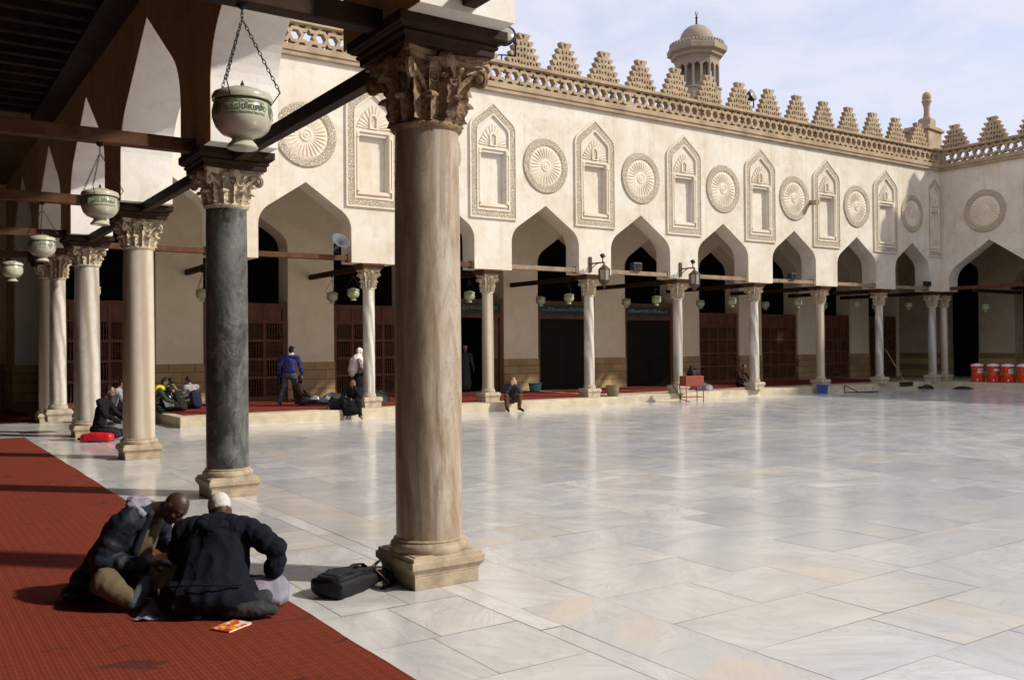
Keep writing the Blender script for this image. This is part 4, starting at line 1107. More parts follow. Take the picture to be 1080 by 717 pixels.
# rounded soft box: superellipsoid
def soft(b, c, r, e=.45, n=28, m=16, rz=0, sag=0, seed=0, wob=.03, rx=0, ry=0):
    Mx = Matrix.Translation(c) @ Matrix.Rotation(rz,4,'Z') @ Matrix.Rotation(ry,4,'Y') @ Matrix.Rotation(rx,4,'X')
    def sp(x, p): return math.copysign(abs(x)**p, x)
    def f(u, v):
        a = 2*PI*u; t = -PI/2+PI*v
        q = Vector((r[0]*sp(math.cos(t),e)*sp(math.cos(a),e), r[1]*sp(math.cos(t),e)*sp(math.sin(a),e), r[2]*sp(math.sin(t),e)))
        q *= 1+wob*noise.noise(q*7/max(r)*.3+Vector((seed,seed,0)))*2
        q.z -= sag*(q.x/r[0])**2*r[2]
        return Mx @ q
    b.grid(f, n, m, True)
# black laptop backpack lying by the foreground column
o = thing('backpack', 'black backpack with brown leather straps lying on the marble beside the foreground column', 'backpack', (2.97,6.69,0), R(22)); o.scale = (1.06,1.0,.9)
b = MB()
def bagbody(u, v):
    t = (u-.5)*2                                     # along the bag; wide flat bottom at -1, narrow top at +1
    a = 2*PI*v; wd = .172-.045*(t+1)/2-.03*max(0,t-.55); hh = .074+.016*math.cos(t*1.4)-.025*max(0,t)
    cx = math.copysign(abs(math.cos(a))**.55, math.cos(a)); cz = math.copysign(abs(math.sin(a))**.6, math.sin(a))
    k = 1-.55*max(0,abs(t)-.86)/.14
    q = Vector((t*.265, cx*wd*k, .086+cz*hh*k)); q += Vector((0,.006,.008))*noise.noise(q*11+Vector((4,0,0)))*1.6
    return q
b.grid(bagbody, 40, 36); b.add([bagbody(0,k/24) for k in range(24)],[tuple(range(24))]); b.add([bagbody(1,k/24) for k in range(24)],[tuple(range(24))[::-1]])
b.build('main_compartment', M['blk_nylon'], o, 60)
b = MB(); soft(b,(-.085,.0,.160),(.155,.125,.030),.42,30,14,0,.1,3,.10); b.build('front_pocket', M['blk_nylon'], o, 60)
b = MB(); soft(b,(-.10,.0,.186),(.11,.085,.014),.5,26,12,0,.1,6,.08); b.build('organiser_pocket', M['blk_nylon'], o, 60)
b = MB(); soft(b,(.275,-.02,.075),(.075,.10,.045),.65,28,14,0,0,4,.22); b.build('top_flap', M['blk_nylon'], o, 60)
for sg in (-1,1):
    b = MB()
    pts = [(.06,sg*.07,.168),(.15,sg*.085,.185),(.25,sg*.11,.165),(.335,sg*.13,.10),(.345,sg*.15,.03),(.27,sg*.18,.012),(.17,sg*.19,.012)]
    for p0, p1 in zip(pts,pts[1:]): b.bar(p0, (Vector(p1)+(Vector(p1)-Vector(p0))*.06), .042, .012)
    b.build('shoulder_strap', M['blk_nylon'], o, bevel=.003)
    b = MB(); b.bar((.17,sg*.118,.165),(.255,sg*.172,.045),.034,.010); b.build('leather_tab', M['tan_leather'], o, bevel=.002)
b = MB(); b.tube([(.20,-.03,.155),(.27,-.035,.19),(.33,.0,.185),(.34,.05,.14),(.30,.06,.11)],.011,8); b.build('carry_handle', M['tan_leather'], o, 60)
for y in (-.10,.10):
    b = MB(); b.bar((-.24,y*.9,.150),(-.1,y,.198),.02,.006); b.bar((-.1,y,.198),(.10,y*.9,.176),.02,.006); b.build('webbing', M['blk_nylon'], o)
b = MB(); b.tube([(-.22,-.125,.165),(-.08,-.14,.172),(.08,-.125,.170)],.0045,6); b.build('zip', M['iron'], o)
b = MB(); b.cbox((-.06,-.103,.199),(.035,.026,.006)); b.build('buckle', M['grey_dark'], o)
b = MB(); b.cbox((-.205,-.03,.170),(.03,.014,.003)); b.build('badge', M['white_p'], o)
b = MB(); soft(b,(0,0,0),(.15,.07,.05),.6,24,12,0,0,5,.15); q = b.build('leather_pouch', M['tan_leather'], None, 60); q.location = (3.22,6.98,.055); q.rotation_euler = (0,R(18),R(20)); tag(q,'brown leather pouch squeezed between the black backpack and the column base','pouch')
# booklet with a bright cover and the white papers between the two men
n = NT('booklet_cover'); v = n.coord()
f = n.noise(v, 9, 3, .5, .5); f2 = n.noise(v, 16, 4, .5)
c = n.ramp(n.math('ADD', f, 0.0), [(.38,(.72,.05,.02)),(.47,(.78,.18,.02)),(.53,(.80,.48,.04)),(.60,(.75,.10,.03))])
c = n.mix(n.ramp(f2, [(.58,0.),(.60,1.)]), c, (.75,.72,.62)); c = n.mix(n.ramp(f2, [(.36,1.),(.38,0.)]), c, (.13,.05,.22))
n.color(c); n.rough(.3); M['cover'] = n.mat; M['paper'] = coloured('white_paper', (.74,.73,.72), .8, .05, 10, 0)
o = thing('booklet', 'small booklet with bright orange cover lying on the carpet in front of the men', 'booklet', (1.915,6.235,.018), R(30))
b = MB(); b.cbox((0,0,.006),(.21,.155,.008)); b.build('pages', M['paper'], o)
b = MB(); b.cbox((0,0,.0115),(.218,.163,.002)); b.cbox((0,0,.001),(.218,.163,.002)); b.build('cover', M['cover'], o)
def sheet_paper(label, loc, rz, w_, h_, curl):
    b = MB()
    def P_(u,v,d): return ((u-.5)*w_, (v-.5)*h_, curl*(u-.5)**2*w_*3+.003+d)
    b.grid(lambda u,v: P_(u,v,0), 9, 4); b.grid(lambda u,v: P_(1-u,v,-.0012), 9, 4)
    q = b.build('sheet_of_paper', M['paper'], None, 60); q.location = loc; q.rotation_euler = (0,0,rz); tag(q, label, 'paper', 'papers between the two men')
sheet_paper('folded white paper on the carpet between the two men, farther sheet', (1.84,7.55,.018), R(20), .13, .17, .35)
sheet_paper('crumpled white paper on the carpet, nearer the foot of the man in the blue jacket', (1.74,7.30,.018), R(-25), .13, .12, .5)
# ------------------------------------------------------------------ people
VG = bpy.context
class Flesh(MB):
    """closed lumps that are fused into ONE continuous skin by a voxel remesh"""
    def cap(s, p0, r0, p1, r1, fl=1.0, side=None, n=14):
        p0 = Vector(p0); p1 = Vector(p1); d = p1-p0; L = d.length
        if L < 1e-5: d = Vector((0,0,1)); L = 1e-5
        t = d.normalized(); a = Vector(side) if side else (Vector((0,1,0)) if abs(t.y) < .8 else Vector((1,0,0)))
        w_ = t.cross(a).normalized(); u = w_.cross(t).normalized()      # u = flattening direction, w_ = width
        rings = []
        for q in range(1,5):
            an = -PI/2+PI/2*q/5; rings.append((p0+t*r0*math.sin(an)*.9, r0*math.cos(an)))
        for q in range(4): rings.append((p0.lerp(p1,q/3), r0+(r1-r0)*q/3))
        for q in range(1,5):
            an = PI/2*q/5; rings.append((p1+t*r1*math.sin(an)*.9, r1*math.cos(an)))
        vs = [p0-t*r0*.9]; 
        for c, r in rings:
            for k in range(n):
                an = 2*PI*k/n; vs.append(c+w_*math.cos(an)*r+u*math.sin(an)*r*fl)
        vs.append(p1+t*r1*.9); fs = []; m = len(rings)
        for k in range(n): fs.append((0,1+(k+1)%n,1+k)); fs.append((len(vs)-1,1+(m-1)*n+k,1+(m-1)*n+(k+1)%n))
        for i in range(m-1):
            for k in range(n): k2=(k+1)%n; fs.append((1+i*n+k,1+i*n+k2,1+(i+1)*n+k2,1+(i+1)*n+k))
        s.add(vs, fs)
    def ell(s, c, r, Rm=None, n=18, m=12):
        c = Vector(c); vs = []; fs = []
        pts = [Vector((0,0,-r[2]))]
        for j in range(1,m):
            t = -PI/2+PI*j/m
            for k in range(n): a = 2*PI*k/n; pts.append(Vector((r[0]*math.cos(t)*math.cos(a), r[1]*math.cos(t)*math.sin(a), r[2]*math.sin(t))))
        pts.append(Vector((0,0,r[2])))
        vs = [c+(Rm @ p if Rm else p) for p in pts]
        for k in range(n): fs.append((0,1+(k+1)%n,1+k)); fs.append((len(pts)-1,1+(m-2)*n+k,1+(m-2)*n+(k+1)%n))
        for j in range(m-2):
            for k in range(n): k2=(k+1)%n; fs.append((1+j*n+k,1+j*n+k2,1+(j+1)*n+k2,1+(j+1)*n+k))
        s.add(vs, fs)
    def chain(s, pts, rad, fl=1.0, side=None):
        for i in range(len(pts)-1): s.cap(pts[i], rad[i], pts[i+1], rad[i+1], fl, side)
    def sleeve(s, pts, rad, seed=1):
        """an arm of cloth gathered into soft irregular rings"""
        rr = random.Random(seed); pts = [Vector(p) for p in pts]; P_ = []; R_ = []
        for i in range(len(pts)-1):
            L = (pts[i+1]-pts[i]).length; k = max(2, int(L/.034))
            for q in range(k):
                t = q/k; big = (len(P_) % 2)*rr.uniform(.4,1.2)
                P_.append(pts[i].lerp(pts[i+1],t)+Vector((rr.uniform(-1,1),rr.uniform(-1,1),rr.uniform(-1,1)))*.006); R_.append(rad[i]+(rad[i+1]-rad[i])*t-.005+.011*big)
        P_.append(pts[-1]); R_.append(rad[-1])
        for i in range(len(P_)-1): s.cap(P_[i], R_[i], P_[i+1], R_[i+1])
    def skin(s, name, mat, parent, voxel=.012, smooth=6, folds=0, fscale=.12, fz=1.0):
        me = s.mesh('raw', [mat]); o = bpy.data.objects.new('raw', me); COL.objects.link(o)
        m = o.modifiers.new('r','REMESH'); m.mode = 'VOXEL'; m.voxel_size = voxel; m.use_smooth_shade = True
        m = o.modifiers.new('s','SMOOTH'); m.iterations = smooth; m.factor = .5
        dg = bpy.context.evaluated_depsgraph_get(); dg.update()
        me2 = bpy.data.meshes.new_from_object(o.evaluated_get(dg)); me2.name = name
        bpy.data.objects.remove(o); bpy.data.meshes.remove(me)
        if folds:
            ns = [v.normal.copy() for v in me2.vertices]
            for v, nn in zip(me2.vertices, ns):
                p = v.co/fscale; p = Vector((p.x,p.y,p.z*fz))
                h = 1-abs(noise.noise(p+Vector((3.1,0,0)))*2.2)
                h2 = (1-abs(noise.noise(p*2.1+Vector((9,4,1)))*2.4))**3*1.3-.2
                v.co += nn*folds*(h*1.0+h2*.22-.55)
        me2.materials.clear(); me2.materials.append(mat)
        me2.polygons.foreach_set('use_smooth', [True]*len(me2.polygons))
        q = bpy.data.objects.new(name, me2); COL.objects.link(q); q.parent = parent; return q
def basis(f, upv=(0,0,1)):
    f = Vector(f).normalized(); u = Vector(upv); r = f.cross(u).normalized(); u = r.cross(f)
    return f, r, u, Matrix((r,f,u)).transposed()
def head(b, c, f, s=1.0, upv=(0,0,1), ears=True):
    f, r, u, Rm = basis(f, upv); c = Vector(c); P_ = lambda a,d,e: c+(r*a+f*d+u*e)*s
    b.ell(c+u*.02*s, (.076*s,.096*s,.100*s), Rm)
    b.ell(P_(0,.025,-.045), (.060*s,.068*s,.080*s), Rm)
    b.cap(P_(0,.045,-.095), .030*s, P_(0,.066,-.098), .024*s)
    b.cap(P_(0,.088,.012), .011*s, P_(0,.112,-.030), .016*s)
    for sg in (-1,1):
        b.cap(P_(sg*.012,.088,.030), .013*s, P_(sg*.045,.074,.030), .012*s)
        b.cap(P_(sg*.014,.106,-.034), .009*s, P_(sg*.016,.098,-.036), .008*s)
        b.ell(P_(sg*.045,.066,-.026), (.022*s,.020*s,.024*s), Rm)
        if ears:
            b.cap(P_(sg*.078,-.006,.012), .016*s, P_(sg*.080,-.002,-.030), .011*s, .5, r)
    b.cap(P_(-.020,.090,-.062), .009*s, P_(.020,.090,-.062), .009*s)
    b.cap(P_(-.017,.088,-.074), .009*s, P_(.017,.088,-.074), .009*s)
    return P_, Rm
def hand(b, wrist, d, palm, s=1.0, curl=.5, sgn=1):
    """palm, four fingers of different lengths bent at three joints, and a thumb off the side"""
    d = Vector(d).normalized(); pn = Vector(palm); pn = (pn-d*pn.dot(d)).normalized(); sd = d.cross(pn)*sgn
    w_ = Vector(wrist)
    b.cap(w_-d*.03*s, .024*s, w_+d*.01*s, .026*s, .8, pn)
    for k in range(4): b.cap(w_+sd*(.012*(k-1.5))*s, .016*s, w_+d*.085*s+sd*(.0205*(k-1.5))*s, .0125*s, .85, pn)
    for k, L in enumerate((.072,.082,.077,.060)):
        p = w_+d*.085*s+sd*(.0215*(k-1.5))*s; dd = d.copy()
        for j, fr in enumerate((.45,.32,.23)):
            a = curl*(.5 if j == 0 else 1)
            dd = (dd*math.cos(a)+pn*math.sin(a)).normalized(); q = p+dd*L*fr*s
            b.cap(p, (.0098-.0010*j)*s, q, (.0092-.0012*j)*s, n=10); p = q; 
    t0 = w_+d*.025*s-sd*.024*s; t1 = t0+(d*.6-sd*.75+pn*.35).normalized()*.040*s; t2 = t1+(d*.85-sd*.3+pn*.4).normalized()*.032*s; t3 = t2+(d*.95+pn*.35).normalized()*.024*s
    b.chain([t0,t1,t2,t3],[.015*s,.0125*s,.011*s,.009*s])
def skin_mat(name, c): 
    n = NT(name); v = n.coord(); n.color(n.mix(n.ramp(n.noise(v,18,5),[(.3,0.),(.7,1.)]), tuple(q*.85 for q in c), tuple(min(1,q*1.12) for q in c)))
    n.rough(.48); n.b.inputs['Subsurface Weight'].default_value = .08; n.b.inputs['Subsurface Radius'].default_value = (.02,.008,.004); n.bump(n.noise(v,90,3),.1,.003); return n.mat
def cloth(name, c, var=.2, rough=.9, weave=180):
    n = NT(name); v = n.coord(); f = n.noise(v, 5, 6, .6)
    n.color(n.ramp(f, [(.3,tuple(q*(1-var) for q in c)),(.7,tuple(min(1,q*(1+var)) for q in c))])); n.rough(rough); n.b.inputs['Specular IOR Level'].default_value = .18
    h = n.math('ADD', n.math('MULTIPLY', n.noise(v, 9, 5, .62, 2.2), 1.5), n.math('MULTIPLY', n.noise(v, weave, 2), .12)); n.bump(h, .14, .008); return n.mat
S_DARK = skin_mat('dark_skin', (.060,.030,.019)); S_MID = skin_mat('brown_skin', (.21,.105,.062)); S_LIGHT = skin_mat('tan_skin', (.34,.19,.12))
HAIR = simple('black_hair', (.011,.009,.008), .6, .4, 30, .5, .01, fine=120); HAIRG = simple('greying_hair', (.10,.09,.085), .7, .3, 30, .5, .01, fine=120)
EYE_W = simple('eye_white', (.5,.47,.43), .3, .05, 8, 0); EYE_D = simple('eye_dark', (.01,.007,.005), .2, .05, 8, 0)
C = {}
for k, c in dict(navy=(.0055,.0065,.0125), bluegrey=(.0095,.0125,.021), khaki=(.115,.088,.05), lav=(.23,.21,.265), sock=(.035,.036,.038), black=(.008,.008,.009), charcoal=(.022,.023,.025), jeans=(.045,.055,.075), blue=(.028,.035,.135), slate=(.075,.085,.115), white=(.66,.62,.58), brown=(.085,.048,.024), grey=(.26,.27,.29), olive=(.017,.018,.012), yellow=(.60,.50,.015), dkgreen=(.035,.042,.035), taupe=(.17,.14,.115), dkbrown=(.045,.026,.02), galab=(.055,.058,.062)).items():
    C[k] = cloth('cloth_'+k, c)
C['bluegrey'].node_tree.nodes['Principled BSDF'].inputs['Specular IOR Level'].default_value = .26
C['bluegrey'].node_tree.nodes['Principled BSDF'].inputs['Roughness'].default_value = .62
n = NT('crocheted_white'); v = n.coord(); vo = n.new('ShaderNodeTexVoronoi', feature='F1', Scale=62); n.link(v, vo.inputs['Vector'])
n.color(n.ramp(vo.outputs['Distance'], [(.15,(.44,.42,.38)),(.42,(.56,.54,.50))])); n.rough(.9); n.bump(vo.outputs['Distance'], .35, .005); CAPW = n.mat
def eyes(parent, P_, s=1.0):
    for sg in (-1,1):
        b = MB(); c = P_(sg*.031,.080,.008); b.lathe([(.001,-.011*s),(.008*s,-.008*s),(.011*s,0),(.008*s,.008*s),(.001,.011*s)], 10, c); e = b.build('eye', EYE_W, parent, 80)
        b = MB(); c2 = P_(sg*.031,.0895,.007); b.lathe([(.0008,-.005*s),(.0045*s,0),(.0008,.005*s)], 8, c2); b.build('pupil', EYE_D, e, 80)
def hairpiece(name, c, f, mat, parent, s=1.0, upv=(0,0,1), vox=.012, grow=1.0, low=0.0):
    f, r, u, Rm = basis(f, upv); c = Vector(c); b = Flesh()
    b.ell(c+(-f*.018+u*.036)*s, (.081*s*grow,.090*s*grow,.090*s*grow), Rm); b.ell(c+(-f*.040-u*(.015+low))*s, (.070*s*grow,.060*s*grow,.070*s*grow), Rm)
    return b.skin(name, mat, parent, vox, 3, .004, .03)
def person(label, loc, rz, J, top, bottom, shoe, skin, hair='short', group=None, vox=.016, s=1.0, robe=False, bare=False, fold=.012, hands=True, sleeves=1.0, hairmat=None, ears=True, beard=False):
    """seated or standing figure from a set of joints in local metres (x image right, y away, z up)"""
    o = thing('person', label, 'person', loc, rz, group)
    V = {k: Vector(v) for k, v in J.items() if k not in ('wide','extra','skirt','curlL','curlR')}
    f = J['face']; upv = J.get('up', (0,0,1))
    b = Flesh(); P_, Rm = head(b, V['head'], f, s, upv, ears)
    b.cap(V['neck'], .056*s, V['head']-Vector(basis(f,upv)[2])*.06*s, .050*s)
    b.chain([V['pelvis'],V['chest'],V['neck']], [.09,.10,.055])
    for S in 'LR':
        b.chain([V['chest'],V['sh'+S],V['el'+S],V['ha'+S]], [.06,.045,.036,.026])
        b.chain([V['pelvis'],V['hip'+S],V['kn'+S],V['an'+S]], [.07,.06,.045,.035])
        b.cap(V['an'+S], .036, V['to'+S], .028)
        dd = V['ha'+S]-V['el'+S]
        hand(b, V['ha'+S], J.get('hd'+S, dd), J.get('hp'+S, (0,0,-1)), s, J.get('curl'+S, .45), 1 if S == 'L' else -1)
    b.skin('body', skin, o, min(vox,.012), 3)
    t = Flesh()
    w_ = J.get('wide', 1.0)
    t.cap(V['pelvis'], .150*w_, V['chest'], .155*w_, .72, J.get('front',(0,1,0))); t.cap(V['chest'], .155*w_, V['neck']-Vector((0,0,.05)), .10, .72, J.get('front',(0,1,0)))
    for S in 'LR':
        t.chain([V['neck']-Vector((0,0,.06)),V['sh'+S],V['el'+S],V['ha'+S]-(V['ha'+S]-V['el'+S]).normalized()*.02], [.085,.078,.062,.048*sleeves])
    for c_, r_ in J.get('extra', ()): t.ell(c_, r_)
    t.skin('jacket' if not robe else 'robe', top, o, vox, 5, fold, .11)
    l = Flesh()
    l.ell(V['pelvis']-Vector((0,0,.03)), (.165*w_,.13*w_,.12))
    for S in 'LR':
        l.chain([V['hip'+S],V['kn'+S],V['an'+S]], [.098,.078,.058])
    for c_, r_ in J.get('skirt', ()): l.ell(c_, r_)
    l.skin('trousers' if not robe else 'skirt', bottom, o, vox, 4, fold*.8, .1)
    if not bare:
        for S in 'LR':
            q = Flesh(); q.cap(V['an'+S]-Vector((0,0,.0)), .050, V['to'+S], .040, .85, (0,0,1)); q.skin('shoe', shoe, o, vox, 3)
    if hair == 'short': hairpiece('hair', V['head'], f, hairmat or HAIR, o, s, upv, vox)
    if beard:
        q = Flesh(); ff, rr_, uu, Rm2 = basis(f, upv); hc = V['head']
        q.ell(hc+ff*.040*s-uu*.078*s, (.064*s,.058*s,.050*s), Rm2); q.skin('beard', HAIR, o, .012, 3)
    return o, V, P_, Rm
FZ = -YAW
# ---- the two men in the foreground ----
# man in the navy coat and white cap, seen from behind
o = thing('person', 'man in dark navy coat and white crocheted cap, sitting with his back to us', 'person', (1.90,6.56,.016), FZ)
hc = Vector((-.075,.35,.675)); hf = (-.45,.66,-.58)
b = Flesh(); P_, Rm = head(b, hc, hf, 1.0)
b.cap((-.045,.245,.60), .066, (-.07,.33,.65), .060); b.chain([(-.05,.12,.2),(-.04,.18,.45),(-.045,.25,.60)], [.10,.12,.06])
for sh, el, ha in (((.17,.22,.57),(.385,.17,.43),(.35,.22,.24)), ((-.29,.25,.56),(-.40,.45,.36),(-.24,.66,.25))):
    b.chain([(-.04,.2,.52),sh,el,ha],[.06,.05,.04,.028])
hand(b, (.345,.225,.245), (-.10,.10,-.13), (-.6,.5,.1), 1.0, .5, -1); hand(b, (-.22,.66,.25), (.2,.1,-.12), (0,0,-1), 1.0, .6, 1)
b.chain([(-.05,.12,.2),(.15,.14,.13),(.36,.30,.13),(.14,.04,.07)],[.09,.07,.05,.035]); b.chain([(-.05,.12,.2),(-.2,.14,.13),(-.40,.42,.13),(-.1,.5,.07)],[.09,.07,.05,.035])
b.cap((.14,-.05,.07),.035,(.38,-.06,.06),.03); b.cap((-.1,.5,.07),.035,(.1,.52,.06),.03)
b.skin('body', S_DARK, o, .0075, 3); eyes(o, P_)
t = Flesh()
t.ell((-.065,.08,.15), (.35,.245,.155)); t.cap((-.06,.10,.22), .275, (-.045,.19,.46), .235, .66, (0,1,-.2)); t.cap((-.045,.19,.46), .225, (-.045,.235,.56), .15, .7, (0,1,-.2))
t.sleeve([(.02,.22,.575),(.165,.215,.565),(.385,.17,.435),(.365,.205,.31)], [.10,.095,.082,.068], 3); t.cap((.375,.19,.36),.074,(.357,.215,.285),.070)
t.sleeve([(-.1,.23,.575),(-.285,.245,.55),(-.40,.43,.36),(-.28,.60,.28)], [.105,.10,.088,.068], 5)
t.ell((.09,.26,.12),(.30,.16,.12)); t.ell((-.22,.02,.10),(.20,.16,.10)); t.ell((.14,.0,.10),(.19,.14,.10))
coat = t.skin('coat', C['navy'], o, .009, 3, .012, .12, .6)
t = Flesh(); t.chain([(-.205,.25,.60),(-.15,.165,.605),(-.06,.125,.575),(.03,.16,.605),(.075,.24,.60)],[.035,.046,.052,.046,.035]); t.ell((-.065,.155,.535),(.12,.05,.075)); t.cap((-.13,.2,.635),.040,(.01,.21,.635),.040); t.skin('hood', C['navy'], coat, .010, 4, .008, .09)
t = Flesh(); t.chain([(.14,.12,.12),(.375,.27,.13)],[.11,.092]); t.cap((.375,.27,.13),.09,(.26,.12,.07),.07); t.chain([(-.2,.14,.13),(-.40,.42,.13)],[.12,.10]); t.cap((-.40,.42,.13),.10,(-.1,.5,.08),.07)
t.ell((.37,.24,.07),(.09,.12,.07)); t.skin('robe', C['lav'], o, .011, 4, .008, .10)
t = Flesh(); t.cap((.361,.208,.30),.077,(.355,.218,.275),.073); t.skin('cuff', C['navy'], coat, .009, 2)
t = Flesh(); t.chain([(-.30,-.10,.235),(-.17,-.155,.255),(-.05,-.165,.26),(.08,-.15,.255),(.21,-.07,.24)],[.008]*5); t.skin('waist_seam', C['navy'], coat, .006, 1)
b = MB()                                              # hem of the robe spread flat on the carpet
def hem(u, v, off=0):
    x = -.54+.46*u+.03*noise.noise(Vector((v*4,u*2,5))); y0 = -.085-.045*math.sin(u*6+.5)-.03*noise.noise(Vector((u*9,0,2))); y = y0+(.34-.1*u)*v
    return (x, y, .008+off+.035*max(0,noise.noise(Vector((u*5,v*4,1.7))))+.05*v*v)
b.grid(lambda u,v: hem(u,v,.004), 26, 12); b.grid(lambda u,v: hem(1-u,v,0), 26, 12); b.build('robe_hem', C['lav'], o, 70)
for pts, rad in (([(.10,-.06,.072),(.22,-.085,.076),(.33,-.08,.070),(.425,-.05,.056)],[.060,.068,.062,.042]), ([(-.12,.5,.07),(.08,.53,.06)],[.05,.04])):
    t = Flesh(); t.chain(pts, rad, .85, (0,0,1)); 
    if len(pts) > 2: t.ell((.115,-.07,.07),(.06,.055,.066)); t.cap((.24,.0,.10),.055,(.34,.04,.12),.06)
    t.skin('sock', C['sock'], o, .010, 4, .005, .05)
f_, r_, u_, Rc = basis(hf)
t = Flesh(); t.ell(hc+u_*.055-f_*.012, (.083,.101,.072), Rc); t.cap(hc+u_*.035-f_*.012, .080, hc+u_*.07-f_*.012, .080, 1.18, f_); t.skin('cap', CAPW, o, .008, 4)
# man in the blue-grey jacket, bent over to the right
o = thing('person', 'shaven-headed man in a blue-grey jacket and khaki trousers, bent over on the carpet', 'person', (1.415,7.515,.016), FZ)
hc = Vector((.465,.0,.685)); hf = (.62,-.30,-.74)
b = Flesh(); P_, Rm = head(b, hc, hf, 1.02, (.5,0,.85))
b.cap((.28,.04,.65), .068, (.42,.01,.67), .060); b.chain([(-.1,.05,.16),(.08,.05,.44),(.26,.04,.64)], [.10,.12,.06])
b.chain([(.1,.0,.5),(.12,-.14,.59),(-.02,-.20,.31),(.30,-.13,.28)],[.06,.05,.042,.030]); b.chain([(.1,.05,.5),(.25,.22,.57),(.28,.32,.32),(.46,.14,.27)],[.06,.05,.042,.030])
hand(b, (.32,-.125,.28), (.95,.12,.1), (0,.3,-.9), 1.05, .55, 1); hand(b, (.45,.12,.29), (.5,-.75,-.15), (0,0,-1), 1.05, .6, -1)
b.chain([(-.1,.02,.15),(.0,-.10,.14),(.08,-.33,.19),(.29,-.37,.09)],[.09,.075,.055,.04]); b.chain([(-.2,.08,.15),(-.05,.2,.14),(.42,.22,.16),(.2,.0,.06)],[.09,.075,.055,.04])
b.cap((.29,-.37,.09),.04,(.38,-.31,.05),.03); b.cap((.2,0,.06),.04,(.32,-.08,.05),.03)
b.skin('body', S_DARK, o, .0075, 3); eyes(o, P_, 1.0)
t = Flesh()
t.ell((-.11,.06,.13),(.24,.25,.135)); t.cap((-.10,.06,.19),.20,(.07,.06,.45),.205,.85,(-.7,0,.7)); t.cap((.06,.06,.45),.205,(.23,.04,.61),.135,.85,(-.7,0,.7))
t.sleeve([(.2,.0,.62),(.15,-.13,.60),(-.01,-.195,.33),(.22,-.155,.275)],[.095,.105,.085,.064], 7); t.cap((.16,-.165,.28),.070,(.27,-.145,.28),.066)
t.sleeve([(.2,.1,.6),(.25,.21,.56),(.28,.31,.33),(.42,.18,.285)],[.095,.098,.082,.062], 9)
t.ell((-.21,-.04,.07),(.17,.2,.07)); t.ell((-.16,.2,.09),(.2,.2,.09))
jk = t.skin('jacket', C['bluegrey'], o, .009, 3, .011, .12, .65)
t = Flesh(); t.chain([(.26,-.095,.645),(.17,-.085,.705),(.13,.03,.725),(.18,.14,.71),(.28,.15,.66)],[.024,.040,.044,.040,.026]); t.ell((.19,.03,.705),(.09,.10,.038)); t.skin('hood', C['lav'], jk, .008, 2, .009, .05)
t = Flesh(); t.cap((.255,-.148,.28),.071,(.275,-.144,.28),.068); t.skin('cuff', C['bluegrey'], jk, .009, 2)
t = Flesh(); t.chain([(.30,-.055,.64),(.24,-.06,.50),(.20,-.09,.36)],[.022,.028,.03]); t.skin('lapel', C['bluegrey'], jk, .009, 3)
t = Flesh(); t.cap((.16,.03,.30),.13,(.27,.05,.55),.09,.8,(.7,-.2,-.6)); t.ell((.2,.02,.22),(.14,.15,.11)); t.skin('shirt', C['khaki'], o, .011, 4, .007, .10)
t = Flesh(); t.chain([(-.02,-.07,.15),(.075,-.32,.19),(.18,-.36,.14),(.28,-.38,.09)],[.115,.105,.085,.066]); t.chain([(-.08,.18,.14),(.42,.22,.155),(.2,.02,.07)],[.12,.10,.07]); t.skin('trousers', C['khaki'], o, .011, 5, .008, .11)
t = Flesh(); t.chain([(.27,-.385,.09),(.32,-.39,.065),(.35,-.34,.14),(.355,-.30,.20)],[.052,.062,.056,.042],.8,(.8,-.5,.2)); t.skin('sock', cloth('cloth_sock_blue',(.075,.085,.105)), o, .010, 4, .004, .05)
t = Flesh(); t.cap((.2,0,.06),.05,(.33,-.08,.05),.04); t.skin('sock', C['sock'], o, .010, 4)
b = MB(); b.cbox((.43,-.11,.335),(.13,.008,.05),R(15),R(20)); b.build('raw',M['paper']).name = 'held_note'
q = bpy.data.objects['held_note']; q.location = (1.415,7.515,.016); q.rotation_euler = (0,0,FZ); tag(q, 'small white note held in the hand of the man in the blue-grey jacket', 'note')

# ---- man in the black sweater on the red bag ----
J = dict(pelvis=(-.06,.05,.27), chest=(.02,.05,.66), neck=(.10,.05,.90), head=(.19,.05,1.035), face=(.93,-.12,-.32), shL=(.06,.24,.83), shR=(.05,-.14,.83), elL=(.22,.30,.56), elR=(.20,-.20,.54), haL=(.48,.18,.40), haR=(.48,-.10,.40), hdL=(.8,0,-.5), hdR=(.8,0,-.5),
 hipL=(-.05,.15,.26), hipR=(-.05,-.06,.26), knL=(.42,.2,.14), knR=(.42,-.12,.14), anL=(.0,.2,.07), anR=(.0,-.14,.07), toL=(-.35,.2,.05), toR=(-.40,-.12,.05), front=(1,0,0), wide=1.12)
person('bearded man in a black sweater kneeling on a red bag beside the grey column', (3.72,21.15,.0), FZ, J, C['black'], C['charcoal'], C['charcoal'], S_MID, beard=True, vox=.014)
o = thing('duffel_bag', 'bright red nylon bag flattened under the man in the black sweater', 'bag', (3.72,21.1,0), FZ)
b = MB(); soft(b,(.05,-.22,.10),(.31,.16,.10),.5,36,18,0,.15,2,.12); b.build('bag_body', M['red_nylon'], o, 60)
b = MB(); b.tube([(-.12,-.37,.14),(-.06,-.40,.10),(.06,-.40,.10),(.14,-.37,.14)],.012,6); b.build('handle', M['red_nylon'], o, 50)

